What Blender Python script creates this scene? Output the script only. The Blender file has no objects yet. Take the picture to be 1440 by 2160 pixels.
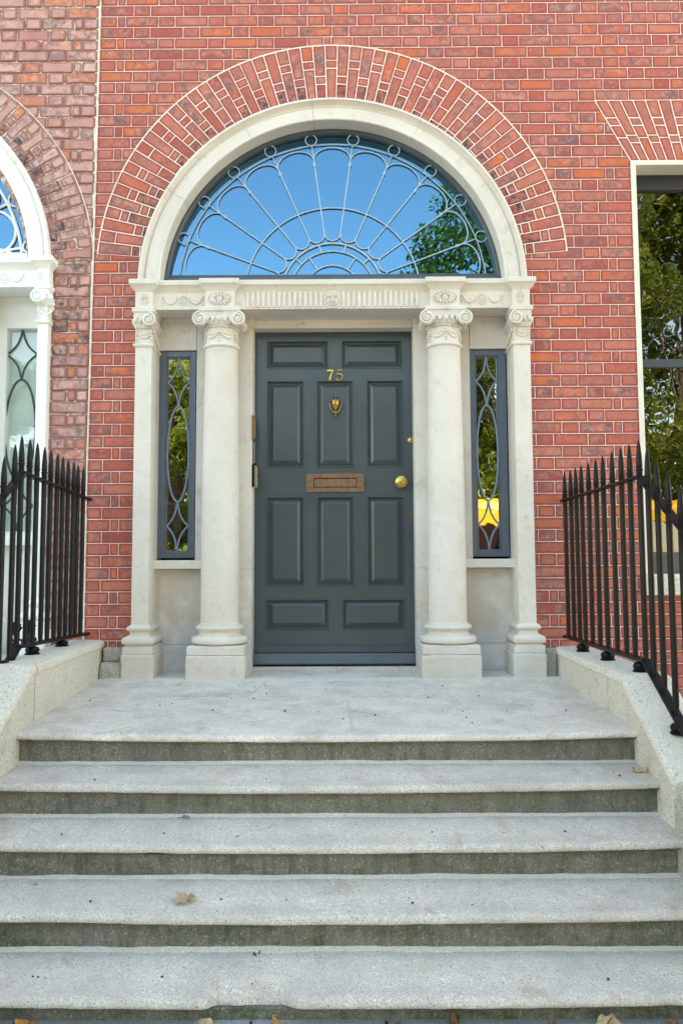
import bpy, math, random
from mathutils import Vector, Matrix, noise
random.seed(7)
R = math.radians
sc = bpy.context.scene
col = sc.collection

# ------------------------------------------------------------------ camera
TH, ROLL, YAW = .0745, .0045, -.0046
cam = bpy.data.cameras.new('camera'); co = bpy.data.objects.new('camera', cam); col.objects.link(co)
cam.sensor_fit = 'VERTICAL'; cam.sensor_height = 36; cam.lens = 36*1600/2160; cam.clip_end = 400; cam.clip_start = .05
fwd = Vector((math.sin(YAW)*math.cos(TH), math.cos(YAW)*math.cos(TH), math.sin(TH)))
rt0 = Vector((math.cos(YAW), -math.sin(YAW), 0)); up0 = rt0.cross(fwd)
rt = rt0*math.cos(ROLL) - up0*math.sin(ROLL); up = rt0*math.sin(ROLL) + up0*math.cos(ROLL)
co.matrix_world = Matrix(((rt.x, up.x, -fwd.x, .09), (rt.y, up.y, -fwd.y, -4.9), (rt.z, up.z, -fwd.z, .70), (0, 0, 0, 1)))
sc.camera = co
# ------------------------------------------------------------------ sky, sun, exposure
SUN_EL, SUN_AZ = 50, 12          # the sun stands behind the houses: the facade is in open shade
w = bpy.data.worlds.new('World'); sc.world = w; w.use_nodes = True
nt = w.node_tree; bg = nt.nodes['Background']
sky = nt.nodes.new('ShaderNodeTexSky'); sky.sky_type = 'NISHITA'; sky.sun_disc = False
sky.sun_elevation = R(SUN_EL); sky.sun_rotation = R(SUN_AZ); sky.air_density = 1.0; sky.dust_density = .3; sky.ozone_density = 1.0
nt.links.new(sky.outputs[0], bg.inputs[0]); bg.inputs[1].default_value = .15
sl = bpy.data.lights.new('sun', 'SUN'); so = bpy.data.objects.new('sun', sl); col.objects.link(so)
sl.energy = 4.0; sl.angle = R(.5); sl.color = (1, .94, .84)
sd = Vector((math.sin(R(SUN_AZ))*math.cos(R(SUN_EL)), math.cos(R(SUN_AZ))*math.cos(R(SUN_EL)), math.sin(R(SUN_EL))))
so.rotation_euler = (-sd).to_track_quat('-Z', 'Y').to_euler()
sc.view_settings.view_transform = 'Standard'; sc.view_settings.look = 'None'
sc.view_settings.use_white_balance = True; sc.view_settings.white_balance_temperature = 9500; sc.view_settings.white_balance_tint = 5
sc.view_settings.exposure = 2.85; sc.view_settings.gamma = 1

# ------------------------------------------------------------------ helpers
def tag(o, label=None, cat=None, group=None, kind=None):
    if label: o['label'] = label
    if cat: o['category'] = cat
    if group: o['group'] = group
    if kind: o['kind'] = kind
    return o
def empty(name, loc=(0, 0, 0)):
    o = bpy.data.objects.new(name, None); col.objects.link(o); o.location = loc; o.empty_display_size = .1
    return o
class MB:
    def __init__(s): s.v = []; s.f = []; s.m = []; s.uv = {}; s.ca = []
    def quad(s, pts, m=0, flip=False):
        n = len(s.v); s.v += [tuple(p) for p in pts]; idx = list(range(n, n+len(pts)))
        s.f.append(idx[::-1] if flip else idx); s.m.append(m)
    def box(s, x0, x1, y0, y1, z0, z1, m=0):
        n = len(s.v)
        s.v += [(x0,y0,z0),(x1,y0,z0),(x1,y1,z0),(x0,y1,z0),(x0,y0,z1),(x1,y0,z1),(x1,y1,z1),(x0,y1,z1)]
        for q in ((0,3,2,1),(4,5,6,7),(0,1,5,4),(1,2,6,5),(2,3,7,6),(3,0,4,7)): s.f.append([n+i for i in q]); s.m.append(m)
    def loft(s, rings, m=0, caps=True, closed=True):
        n = len(s.v); k = len(rings[0])
        for r in rings: s.v += [tuple(p) for p in r]
        for i in range(len(rings)-1):
            for j in range(k if closed else k-1):
                a = n+i*k+j; b = n+i*k+(j+1) % k
                s.f.append([a, b, b+k, a+k]); s.m.append(m)
        if caps:
            s.f.append([n+j for j in range(k)][::-1]); s.m.append(m)
            s.f.append([n+(len(rings)-1)*k+j for j in range(k)]); s.m.append(m)
    def lathe(s, prof, c=(0,0,0), seg=32, axis='Z', m=0, a0=0, a1=2*math.pi, caps=True):
        rings = []
        full = abs(a1-a0-2*math.pi) < 1e-6
        cnt = seg if full else seg+1
        for r, h in prof:
            ring = []
            for i in range(cnt):
                a = a0+(a1-a0)*i/seg
                if axis == 'Z': ring.append((c[0]+r*math.cos(a), c[1]+r*math.sin(a), c[2]+h))
                else: ring.append((c[0]+r*math.cos(a), c[1]+h, c[2]+r*math.sin(a)))
            rings.append(ring)
        s.loft(rings, m, caps=caps, closed=full)
    def tube(s, path, r, seg=8, m=0, closed=False, flat=1.0):
        path = [Vector(p) for p in path]; n = len(path); rings = []
        for i, p in enumerate(path):
            if closed: d = path[(i+1) % n]-path[i-1]
            else: d = path[min(i+1, n-1)]-path[max(i-1, 0)]
            d.normalize()
            ref = Vector((0, 1, 0)) if abs(d.y) < .9 else Vector((0, 0, 1))
            a = d.cross(ref).normalized(); b = a.cross(d).normalized()
            rr = r(i/(n-1)) if callable(r) else r
            rings.append([p+a*rr*math.cos(t)+b*rr*flat*math.sin(t) for t in [2*math.pi*j/seg for j in range(seg)]])
        if closed: rings.append(rings[0])
        s.loft(rings, m, caps=not closed)
    def prism(s, poly, y0, y1, m=0):      # poly of (x,z), extruded along Y
        s.loft([[(x, y0, z) for x, z in poly], [(x, y1, z) for x, z in poly]], m)
    def build(s, name, mats, parent=None, bevel=None, smooth=False, weld=False):
        me = bpy.data.meshes.new(name); me.from_pydata(s.v, [], s.f)
        if not isinstance(mats, (list, tuple)): mats = [mats]
        for mm in mats: me.materials.append(mm)
        me.polygons.foreach_set('material_index', s.m)
        o = bpy.data.objects.new(name, me); col.objects.link(o)
        if parent: o.parent = parent; o.matrix_parent_inverse = Matrix.Translation(parent_world(parent)).inverted()
        import bmesh
        b = bmesh.new(); b.from_mesh(me)
        if weld: bmesh.ops.remove_doubles(b, verts=b.verts, dist=1e-5)
        bmesh.ops.recalc_face_normals(b, faces=b.faces)
        b.to_mesh(me); b.free()
        if smooth:
            me.polygons.foreach_set('use_smooth', [True]*len(me.polygons))
            try: me.set_sharp_from_angle(angle=R(38))
            except Exception: pass
        if bevel:
            bv = o.modifiers.new('bevel', 'BEVEL'); bv.width = bevel; bv.segments = 2; bv.limit_method = 'ANGLE'; bv.angle_limit = R(40)
        return o
def parent_world(p):      # meshes are modelled in world coordinates; only the root empties are offset
    return Vector(p.location) if p.type == 'EMPTY' else Vector((0, 0, 0))

# ------------------------------------------------------------------ materials
def mat(name):
    m = bpy.data.materials.new(name); m.use_nodes = True
    n = m.node_tree; b = n.nodes['Principled BSDF']; return m, n, b
def N(n, t, **k):
    x = n.nodes.new(t)
    for a, v in k.items():
        if a.startswith('i_'): x.inputs[a[2:].replace('_', ' ')].default_value = v
        else: setattr(x, a, v)
    return x
def ramp(n, stops, fac=None, interp='LINEAR'):
    r = n.nodes.new('ShaderNodeValToRGB'); r.color_ramp.interpolation = interp
    e = r.color_ramp.elements
    while len(e) < len(stops): e.new(.5)
    for i, (p, c) in enumerate(stops):
        e[i].position = p; e[i].color = (c, c, c, 1) if isinstance(c, (int, float)) else (*c, 1)
    if fac is not None: n.links.new(fac, r.inputs[0])
    return r
def mix(n, fac, a, b, mode='MIX'):
    x = n.nodes.new('ShaderNodeMix'); x.data_type = 'RGBA'; x.blend_type = mode
    for s, v in ((x.inputs[0], fac), (x.inputs[6], a), (x.inputs[7], b)):
        if hasattr(v, 'is_linked'): n.links.new(v, s)
        elif isinstance(v, (int, float)): s.default_value = v if s == x.inputs[0] else (v, v, v, 1)
        else: s.default_value = (*v, 1)
    return x.outputs[2]
def noise_n(n, scale, detail=4, rough=.55, coord='Object', dist=0, mapping=None):
    tc = n.nodes.get('TC') or n.nodes.new('ShaderNodeTexCoord'); tc.name = 'TC'
    g = n.nodes.new('ShaderNodeNewGeometry') if coord == 'World' else None
    src = g.outputs['Position'] if g else tc.outputs[coord]
    if mapping:
        mp = n.nodes.new('ShaderNodeMapping'); mp.inputs['Scale'].default_value = mapping; n.links.new(src, mp.inputs[0]); src = mp.outputs[0]
    x = n.nodes.new('ShaderNodeTexNoise'); x.inputs['Scale'].default_value = scale; x.inputs['Detail'].default_value = detail
    x.inputs['Roughness'].default_value = rough; x.inputs['Distortion'].default_value = dist
    n.links.new(src, x.inputs['Vector']); return x.outputs['Fac']
def bump(n, b, h, strength=.3, dist=.01):
    x = n.nodes.new('ShaderNodeBump'); x.inputs['Strength'].default_value = strength; x.inputs['Distance'].default_value = dist
    n.links.new(h, x.inputs['Height']); n.links.new(x.outputs[0], b.inputs['Normal'])

def stone_mat(name, c1, c2, stain, rough=.75, stain_amt=.5, low=1, grain=.25):
    m, n, b = mat(name)
    big = noise_n(n, 2.2, 6, .6, 'World', .4); mid = noise_n(n, 14, 6, .65, 'World'); fine = noise_n(n, 180, 3, .7, 'World')
    c = mix(n, ramp(n, [(.35, 0), (.7, 1)], big).outputs[0], c1, c2)
    st = ramp(n, [(.56, 0), (.72, stain_amt)], mid)
    c = mix(n, st.outputs[0], c, stain)
    if low:   # damp rise: brownish and bluish patches near the ground
        g = n.nodes.new('ShaderNodeNewGeometry'); sp = n.nodes.new('ShaderNodeSeparateXYZ'); n.links.new(g.outputs['Position'], sp.inputs[0])
        mr = N(n, 'ShaderNodeMapRange'); mr.inputs[1].default_value = .05; mr.inputs[2].default_value = 1.0; mr.inputs[3].default_value = float(low)*.9; mr.inputs[4].default_value = 0
        n.links.new(sp.outputs['Z'], mr.inputs[0])
        pn = noise_n(n, 5, 5, .6, 'World', .3)
        mm = N(n, 'ShaderNodeMath', operation='MULTIPLY'); n.links.new(mr.outputs[0], mm.inputs[0]); n.links.new(ramp(n, [(.30, 0), (.52, 1)], pn).outputs[0], mm.inputs[1])
        hz = ramp(n, [(.0, (.46, .48, .50)), (.42, (.46, .46, .46)), (.55, (.46, .36, .25)), (1, (.55, .47, .38))])
        mz = N(n, 'ShaderNodeMapRange'); mz.inputs[1].default_value = 0; mz.inputs[2].default_value = .75
        wz = N(n, 'ShaderNodeMath', operation='MULTIPLY_ADD'); wz.inputs[1].default_value = .5; n.links.new(pn, wz.inputs[0]); n.links.new(sp.outputs['Z'], wz.inputs[2])
        ws = N(n, 'ShaderNodeMath', operation='SUBTRACT'); ws.inputs[1].default_value = .25; n.links.new(wz.outputs[0], ws.inputs[0]); n.links.new(ws.outputs[0], mz.inputs[0]); n.links.new(mz.outputs[0], hz.inputs[0])
        c = mix(n, mm.outputs[0], c, hz.outputs[0] if low >= 1 else (.50, .435, .35))
    pit = ramp(n, [(.70, 0), (.76, .45)], noise_n(n, 55, 3, .6, 'World'))
    c = mix(n, pit.outputs[0], c, tuple(x*.55 for x in c2))
    c = mix(n, grain, c, ramp(n, [(.3, .25), (.7, .95)], fine).outputs[0], 'SOFT_LIGHT')
    n.links.new(c, b.inputs['Base Color']); b.inputs['Roughness'].default_value = rough
    ad = N(n, 'ShaderNodeMath', operation='ADD'); n.links.new(mid, ad.inputs[0]); n.links.new(fine, ad.inputs[1])
    bump(n, b, ad.outputs[0], .35, .004)
    return m
M = {}
M['stone'] = stone_mat('limestone', (.74, .675, .60), (.655, .585, .505), (.55, .45, .35), stain_amt=.6, low=.45)
M['stone_damp'] = stone_mat('damp_limestone', (.74, .68, .61), (.64, .58, .51), (.52, .42, .32), stain_amt=.8, low=1)
M['white'] = stone_mat('white_painted_stone', (.91, .91, .87), (.86, .85, .79), (.72, .68, .52), .5, .25, low=False, grain=.08)

def granite(name, base, dark, light, moss=0.0, bumpy=.6, streak=None, stain=None, pits=0):
    m, n, b = mat(name)
    f = noise_n(n, 210, 2, .8, 'World'); f2 = noise_n(n, 95, 3, .7, 'World'); big = noise_n(n, 1.7, 5, .6, 'World', .5); mid = noise_n(n, 7, 5, .6, 'World', .3)
    c = mix(n, ramp(n, [(.34, 0), (.50, 1), (.64, 1)], f).outputs[0], dark, base)
    c = mix(n, ramp(n, [(.56, 0), (.66, 1)], f2).outputs[0], c, light)
    c = mix(n, ramp(n, [(.35, 0), (.75, .55)], big).outputs[0], c, tuple(x*.72 for x in base))
    c = mix(n, ramp(n, [(.50, 0), (.78, .35)], mid).outputs[0], c, (base[0]*.85, base[1]*.78, base[2]*.66))
    if stain:   # trodden dirt, rusty and damp patches, darker pits
        c = mix(n, ramp(n, [(.42, 0), (.68, .65)], noise_n(n, 4.2, 7, .75, 'World', .3, mapping=(1, 1, 1))).outputs[0], c, (.42, .385, .33))
        c = mix(n, ramp(n, [(.56, 0), (.70, .6)], noise_n(n, 5.5, 6, .75, 'World', .5, mapping=(1, .8, 2))).outputs[0], c, (.42, .31, .21))
        c = mix(n, ramp(n, [(.62, 0), (.70, .7)], noise_n(n, 130, 2, .6, 'World')).outputs[0], c, (.10, .095, .08))
    if pits:
        c = mix(n, ramp(n, [(.60, 0), (.68, pits)], noise_n(n, 70, 3, .65, 'World')).outputs[0], c, (.16, .14, .11))
        c = mix(n, ramp(n, [(.58, 0), (.70, .5)], noise_n(n, 4, 5, .7, 'World', .5)).outputs[0], c, (.40, .37, .26))
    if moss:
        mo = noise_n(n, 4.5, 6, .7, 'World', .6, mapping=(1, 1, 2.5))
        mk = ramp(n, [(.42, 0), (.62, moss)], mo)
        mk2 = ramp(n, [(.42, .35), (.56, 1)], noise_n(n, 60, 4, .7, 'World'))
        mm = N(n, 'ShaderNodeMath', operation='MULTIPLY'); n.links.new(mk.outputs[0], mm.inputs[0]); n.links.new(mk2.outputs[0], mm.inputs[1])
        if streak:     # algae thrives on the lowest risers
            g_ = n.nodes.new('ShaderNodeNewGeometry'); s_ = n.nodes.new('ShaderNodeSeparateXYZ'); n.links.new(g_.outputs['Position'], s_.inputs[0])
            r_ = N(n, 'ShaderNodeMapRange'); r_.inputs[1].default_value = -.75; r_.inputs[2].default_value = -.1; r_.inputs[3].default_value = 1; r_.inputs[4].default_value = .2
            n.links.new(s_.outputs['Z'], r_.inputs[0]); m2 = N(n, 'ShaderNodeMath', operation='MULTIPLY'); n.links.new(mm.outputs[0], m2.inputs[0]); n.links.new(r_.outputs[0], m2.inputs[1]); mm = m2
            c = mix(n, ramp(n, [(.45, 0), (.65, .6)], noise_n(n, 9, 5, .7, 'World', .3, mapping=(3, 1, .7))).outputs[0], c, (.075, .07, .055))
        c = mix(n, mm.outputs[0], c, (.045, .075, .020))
    n.links.new(c, b.inputs['Base Color']); b.inputs['Roughness'].default_value = .85
    ad = N(n, 'ShaderNodeMath', operation='ADD'); n.links.new(f, ad.inputs[0]); n.links.new(f2, ad.inputs[1])
    bump(n, b, ad.outputs[0], bumpy, .004)
    return m
M['tread'] = granite('worn_granite', (.73, .65, .55), (.26, .235, .20), (.92, .87, .79), 0, 1.0, stain=True)
M['landing'] = granite('landing_granite', (.86, .77, .65), (.40, .36, .31), (.96, .92, .84), 0, 1.0, stain=True)  # the tread granite in lighter tones, for the landing alone
M['riser'] = granite('grimy_shaded_granite', (.255, .238, .195), (.07, .065, .05), (.50, .47, .40), .95, .9, streak=True)  # darker than the treads: grime and moss, plus shade put into the colour
M['kerb'] = granite('pale_granite', (.82, .75, .63), (.42, .36, .28), (.95, .90, .80), 0, 1.0, pits=.75)
M['kerb_rough'] = granite('rough_granite', (.58, .54, .46), (.10, .11, .09), (.74, .73, .68), .3, 1.0, pits=.8)
M['fillet'] = granite('cement_fillet', (.66, .61, .54), (.34, .31, .27), (.80, .76, .70), 0, .3)
M['pave'] = granite('paving', (.30, .30, .29), (.17, .17, .17), (.42, .42, .41), .25, .5)

def brick_mat(name, cols, rimc, patch, pale, old=False):
    m, n, b = mat(name)
    at = N(n, 'ShaderNodeAttribute', attribute_name='brk'); sp = n.nodes.new('ShaderNodeSeparateColor'); n.links.new(at.outputs['Color'], sp.inputs[0])
    base = ramp(n, cols, sp.outputs[0], 'LINEAR').outputs[0]
    # offset the noise per brick
    g = n.nodes.new('ShaderNodeNewGeometry'); cb = N(n, 'ShaderNodeCombineXYZ')
    ml = N(n, 'ShaderNodeMath', operation='MULTIPLY'); ml.inputs[1].default_value = 37; n.links.new(sp.outputs[1], ml.inputs[0]); n.links.new(ml.outputs[0], cb.inputs[1])
    va = N(n, 'ShaderNodeVectorMath', operation='ADD'); n.links.new(g.outputs['Position'], va.inputs[0]); n.links.new(cb.outputs[0], va.inputs[1])
    def nz(s, d=4, r=.6, dist=0):
        x = N(n, 'ShaderNodeTexNoise'); x.inputs['Scale'].default_value = s; x.inputs['Detail'].default_value = d; x.inputs['Roughness'].default_value = r; x.inputs['Distortion'].default_value = dist
        n.links.new(va.outputs[0], x.inputs['Vector']); return x.outputs['Fac']
    p1 = ramp(n, [(.45, 0), (.62, 1)], nz(12, 5, .65, .8)); p2 = ramp(n, [(.47, 0), (.68, .8)], nz(26, 5, .7, .5)); hue = ramp(n, [(.35, 0), (.65, .30)], nz(9, 2))
    c = mix(n, hue.outputs[0], base, cols[-1][1] if not old else cols[0][1])
    k = N(n, 'ShaderNodeMath', operation='MULTIPLY'); n.links.new(p1.outputs[0], k.inputs[0]); n.links.new(ramp(n, [(.1, .25), (.85, 1.0)], sp.outputs[1]).outputs[0], k.inputs[1])
    c = mix(n, k.outputs[0], c, patch)
    k2 = N(n, 'ShaderNodeMath', operation='MULTIPLY'); n.links.new(p2.outputs[0], k2.inputs[0]); n.links.new(ramp(n, [(0, .1), (.9, .9)], sp.outputs[1]).outputs[0], k2.inputs[1])
    c = mix(n, k2.outputs[0], c, pale)
    # pigmented rim beside the joint; B channel runs 0 at the edge to 1 inside
    nr = N(n, 'ShaderNodeMath', operation='ADD'); rj = N(n, 'ShaderNodeMath', operation='MULTIPLY'); rj.inputs[1].default_value = .9
    r0 = N(n, 'ShaderNodeMath', operation='SUBTRACT'); r0.inputs[1].default_value = .5; n.links.new(nz(60, 3), r0.inputs[0]); n.links.new(r0.outputs[0], rj.inputs[0])
    n.links.new(sp.outputs[2], nr.inputs[0]); n.links.new(rj.outputs[0], nr.inputs[1])
    c = mix(n, ramp(n, [(.35, 1), (.85, 0)], nr.outputs[0]).outputs[0], c, rimc)
    sp2 = ramp(n, [(.70, 0), (.76, .7)], nz(70, 2, .5)); c = mix(n, sp2.outputs[0], c, (.62, .42, .36))
    sp3 = ramp(n, [(.25, .55), (.32, 0)], nz(85, 3, .5)); c = mix(n, sp3.outputs[0], c, (.10, .04, .035))
    # soot gathers where the stored world mask says so
    if True:
        so_ = N(n, 'ShaderNodeAttribute', attribute_name='soot'); ss = N(n, 'ShaderNodeMath', operation='MULTIPLY')
        n.links.new(so_.outputs['Fac'], ss.inputs[0]); n.links.new(ramp(n, [(.42, 0), (.66, 1)] if not old else [(.47, 0), (.62, .85)], noise_n(n, 26 if not old else 11, 5, .7, 'World', .3)).outputs[0], ss.inputs[1])
        c = mix(n, ss.outputs[0], c, (.035, .03, .035))
    n.links.new(c, b.inputs['Base Color']); b.inputs['Roughness'].default_value = .8
    ad = N(n, 'ShaderNodeMath', operation='ADD'); n.links.new(nz(45, 5, .7), ad.inputs[0]); n.links.new(nz(160, 3, .7), ad.inputs[1])
    bump(n, b, ad.outputs[0], .7, .005)
    return m
M['brick'] = brick_mat('red_brick', [(0, (.35, .068, .052)), (.25, (.52, .108, .070)), (.5, (.48, .138, .100)), (.84, (.58, .178, .120)), (.91, (.62, .125, .050)), (.99, (.66, .145, .045))],
                       (.37, .062, .056), (.17, .10, .105), (.58, .32, .27))
M['brick_old'] = brick_mat('weathered_brick', [(0, (.52, .25, .23)), (.3, (.64, .34, .31)), (.5, (.54, .19, .15)), (.74, (.70, .42, .38)), (.86, (.64, .18, .09)), (.98, (.72, .18, .06))],
                       (.36, .15, .12), (.22, .14, .14), (.78, .55, .47), old=True)
def plain(name, c, rough=.5, metal=0, spec=.5, var=.15, vs=8, bmp=0, bs=60, coat=0):
    m, n, b = mat(name)
    f = noise_n(n, vs, 5, .6, 'World')
    cc = mix(n, ramp(n, [(.3, 0), (.7, 1)], f).outputs[0], tuple(x*(1-var) for x in c), tuple(min(1, x*(1+var)) for x in c))
    n.links.new(cc, b.inputs['Base Color']); b.inputs['Roughness'].default_value = rough; b.inputs['Metallic'].default_value = metal
    b.inputs['Specular IOR Level'].default_value = spec; b.inputs['Coat Weight'].default_value = coat; b.inputs['Coat Roughness'].default_value = .15
    if bmp: bump(n, b, noise_n(n, bs, 4, .6, 'World'), bmp, .003)
    return m
M['mortar'] = plain('lime_tuck_mortar', (.74, .68, .565), .9, var=.22, vs=20, bmp=.4)
def old_mortar():
    m, n, b = mat('old_mortar'); f = noise_n(n, 17, 6, .75, 'World', 1.2)
    c = ramp(n, [(.40, (.25, .13, .11)), (.50, (.44, .27, .22)), (.60, (.72, .62, .50))], f).outputs[0]
    n.links.new(c, b.inputs['Base Color']); b.inputs['Roughness'].default_value = .95; bump(n, b, noise_n(n, 70, 4, .7, 'World'), .9, .004); return m
M['mortar_old'] = old_mortar()
M['door'] = plain('grey_gloss_paint', (.047, .063, .071), .36, spec=.5, var=.12, vs=5, bmp=.12, bs=25, coat=.25)
M['frame'] = plain('blue_grey_paint', (.085, .115, .15), .35, var=.1, coat=.2, bmp=.05)
M['fan_frame'] = plain('dark_grey_paint', (.07, .085, .10), .4, var=.12, bmp=.05)
M['leading'] = plain('pale_blue_leading', (.33, .47, .58), .4, var=.12, vs=30)
M['side_lead'] = plain('slate_blue_leading', (.22, .30, .41), .4, var=.12, vs=30)
M['white_lead'] = plain('white_leading', (.85, .87, .84), .4, var=.05)
M['dark_lead'] = plain('dark_leading', (.03, .06, .07), .4)
M['brass'] = plain('polished_brass', (.58, .40, .11), .28, 1, var=.25, vs=60)
M['brass_dull'] = plain('tarnished_brass', (.42, .27, .13), .45, 1, var=.4, vs=45)
M['copper'] = plain('brown_bronze', (.24, .13, .075), .5, .55, var=.25, vs=40)
M['iron'] = plain('black_gloss_iron_paint', (.0030, .0031, .0038), .42, spec=.22, var=.3, vs=30, bmp=.6, bs=35)
M['black'] = plain('dark_interior', (.012, .012, .012), .9)
M['dark_gap'] = plain('dark_gap', (.006, .006, .006), 1)
M['window_paint'] = plain('black_sash_paint', (.028, .028, .03), .4)
M['sash_grey'] = plain('grey_sash_paint', (.05, .063, .072), .4)
M['reveal'] = plain('cream_reveal_paint', (.74, .70, .58), .7, var=.08, bmp=.3)
M['curtain'] = plain('pale_blind', (.80, .88, .84), .8, var=.08, vs=4)
M['paper'] = plain('paper', (.86, .86, .88), .8, var=.02)
M['ink'] = plain('ink', (.38, .38, .42), .8)
M['cream_plastic'] = plain('cream_plastic', (.72, .66, .34), .4)
M['leaf_dry'] = plain('dry_leaf', (.52, .36, .19), .8, var=.35, vs=120, bmp=.6, bs=150)
M['leaf_orange'] = plain('orange_leaf', (.55, .22, .04), .8, var=.35, vs=120, bmp=.6, bs=150)
M['leaf_brown'] = plain('brown_leaf', (.26, .11, .05), .8, var=.35, vs=120, bmp=.6, bs=150)
M['twig'] = plain('twig', (.09, .055, .05), .9)
M['asphalt'] = plain('asphalt', (.06, .06, .062), .9, var=.3, vs=40, bmp=.5)
M['concrete'] = plain('pavement_concrete', (.32, .31, .29), .9, var=.2, vs=3, bmp=.3)
M['bark'] = plain('bark', (.09, .07, .05), .95, var=.4, vs=12, bmp=1)
M['yellow'] = plain('yellow_vehicle_paint', (.50, .26, .004), .45, coat=.2, var=.03)
M['tyre'] = plain('tyre', (.02, .02, .02), .9)
def foliage():
    m, n, b = mat('foliage')
    at = N(n, 'ShaderNodeAttribute', attribute_name='lf')
    c = ramp(n, [(0, (.06, .10, .012)), (.5, (.12, .17, .02)), (1, (.24, .26, .04))], at.outputs['Fac']).outputs[0]
    n.links.new(c, b.inputs['Base Color']); b.inputs['Roughness'].default_value = .5
    tr = N(n, 'ShaderNodeBsdfTranslucent'); n.links.new(c, tr.inputs[0]); mx = N(n, 'ShaderNodeMixShader'); mx.inputs[0].default_value = .55
    n.links.new(b.outputs[0], mx.inputs[1]); n.links.new(tr.outputs[0], mx.inputs[2]); n.links.new(mx.outputs[0], n.nodes['Material Output'].inputs[0])
    return m
M['foliage'] = foliage()
def glass(name, refl, tint, wav=.0, wscale=3, rough=.0, gc=(.96, .98, 1)):
    m, n, b = mat(name); n.nodes.remove(b)
    gl = N(n, 'ShaderNodeBsdfGlossy'); gl.inputs['Roughness'].default_value = rough; gl.inputs[0].default_value = (*gc, 1)
    tr = N(n, 'ShaderNodeBsdfTransparent'); tr.inputs[0].default_value = (*tint, 1)
    mx = N(n, 'ShaderNodeMixShader'); mx.inputs[0].default_value = refl
    n.links.new(tr.outputs[0], mx.inputs[1]); n.links.new(gl.outputs[0], mx.inputs[2]); n.links.new(mx.outputs[0], n.nodes['Material Output'].inputs[0])
    if wav:
        x = N(n, 'ShaderNodeBump'); x.inputs['Strength'].default_value = wav; x.inputs['Distance'].default_value = .01
        n.links.new(noise_n(n, wscale, 2, .5, 'World', .6), x.inputs['Height']); n.links.new(x.outputs[0], gl.inputs['Normal'])
    return m
M['glass_fan'] = glass('fanlight_glass', .33, (.45, .5, .5), .02, 2, gc=(.17, .47, .72))  # blue gloss tint: the reflected sky's colour is put into the glass
M['glass_side'] = glass('old_crown_glass', .42, (.10, .11, .10), .07, 6)
M['glass_win'] = glass('window_glass', .17, (.35, .35, .3), .10, 4)
M['glass_clear'] = glass('clear_glass', .05, (.95, .97, .96), .05, 4)

def worn(o, strength=.007, size=.05, levels=4):
    sb = o.modifiers.new('subdivide', 'SUBSURF'); sb.subdivision_type = 'SIMPLE'; sb.levels = sb.render_levels = levels
    t = bpy.data.textures.get('wear%g' % size) or bpy.data.textures.new('wear%g' % size, 'CLOUDS'); t.noise_scale = size; t.noise_depth = 3
    d = o.modifiers.new('wear', 'DISPLACE'); d.texture = t; d.texture_coords = 'GLOBAL'; d.strength = strength; d.mid_level = .5
    return o
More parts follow.
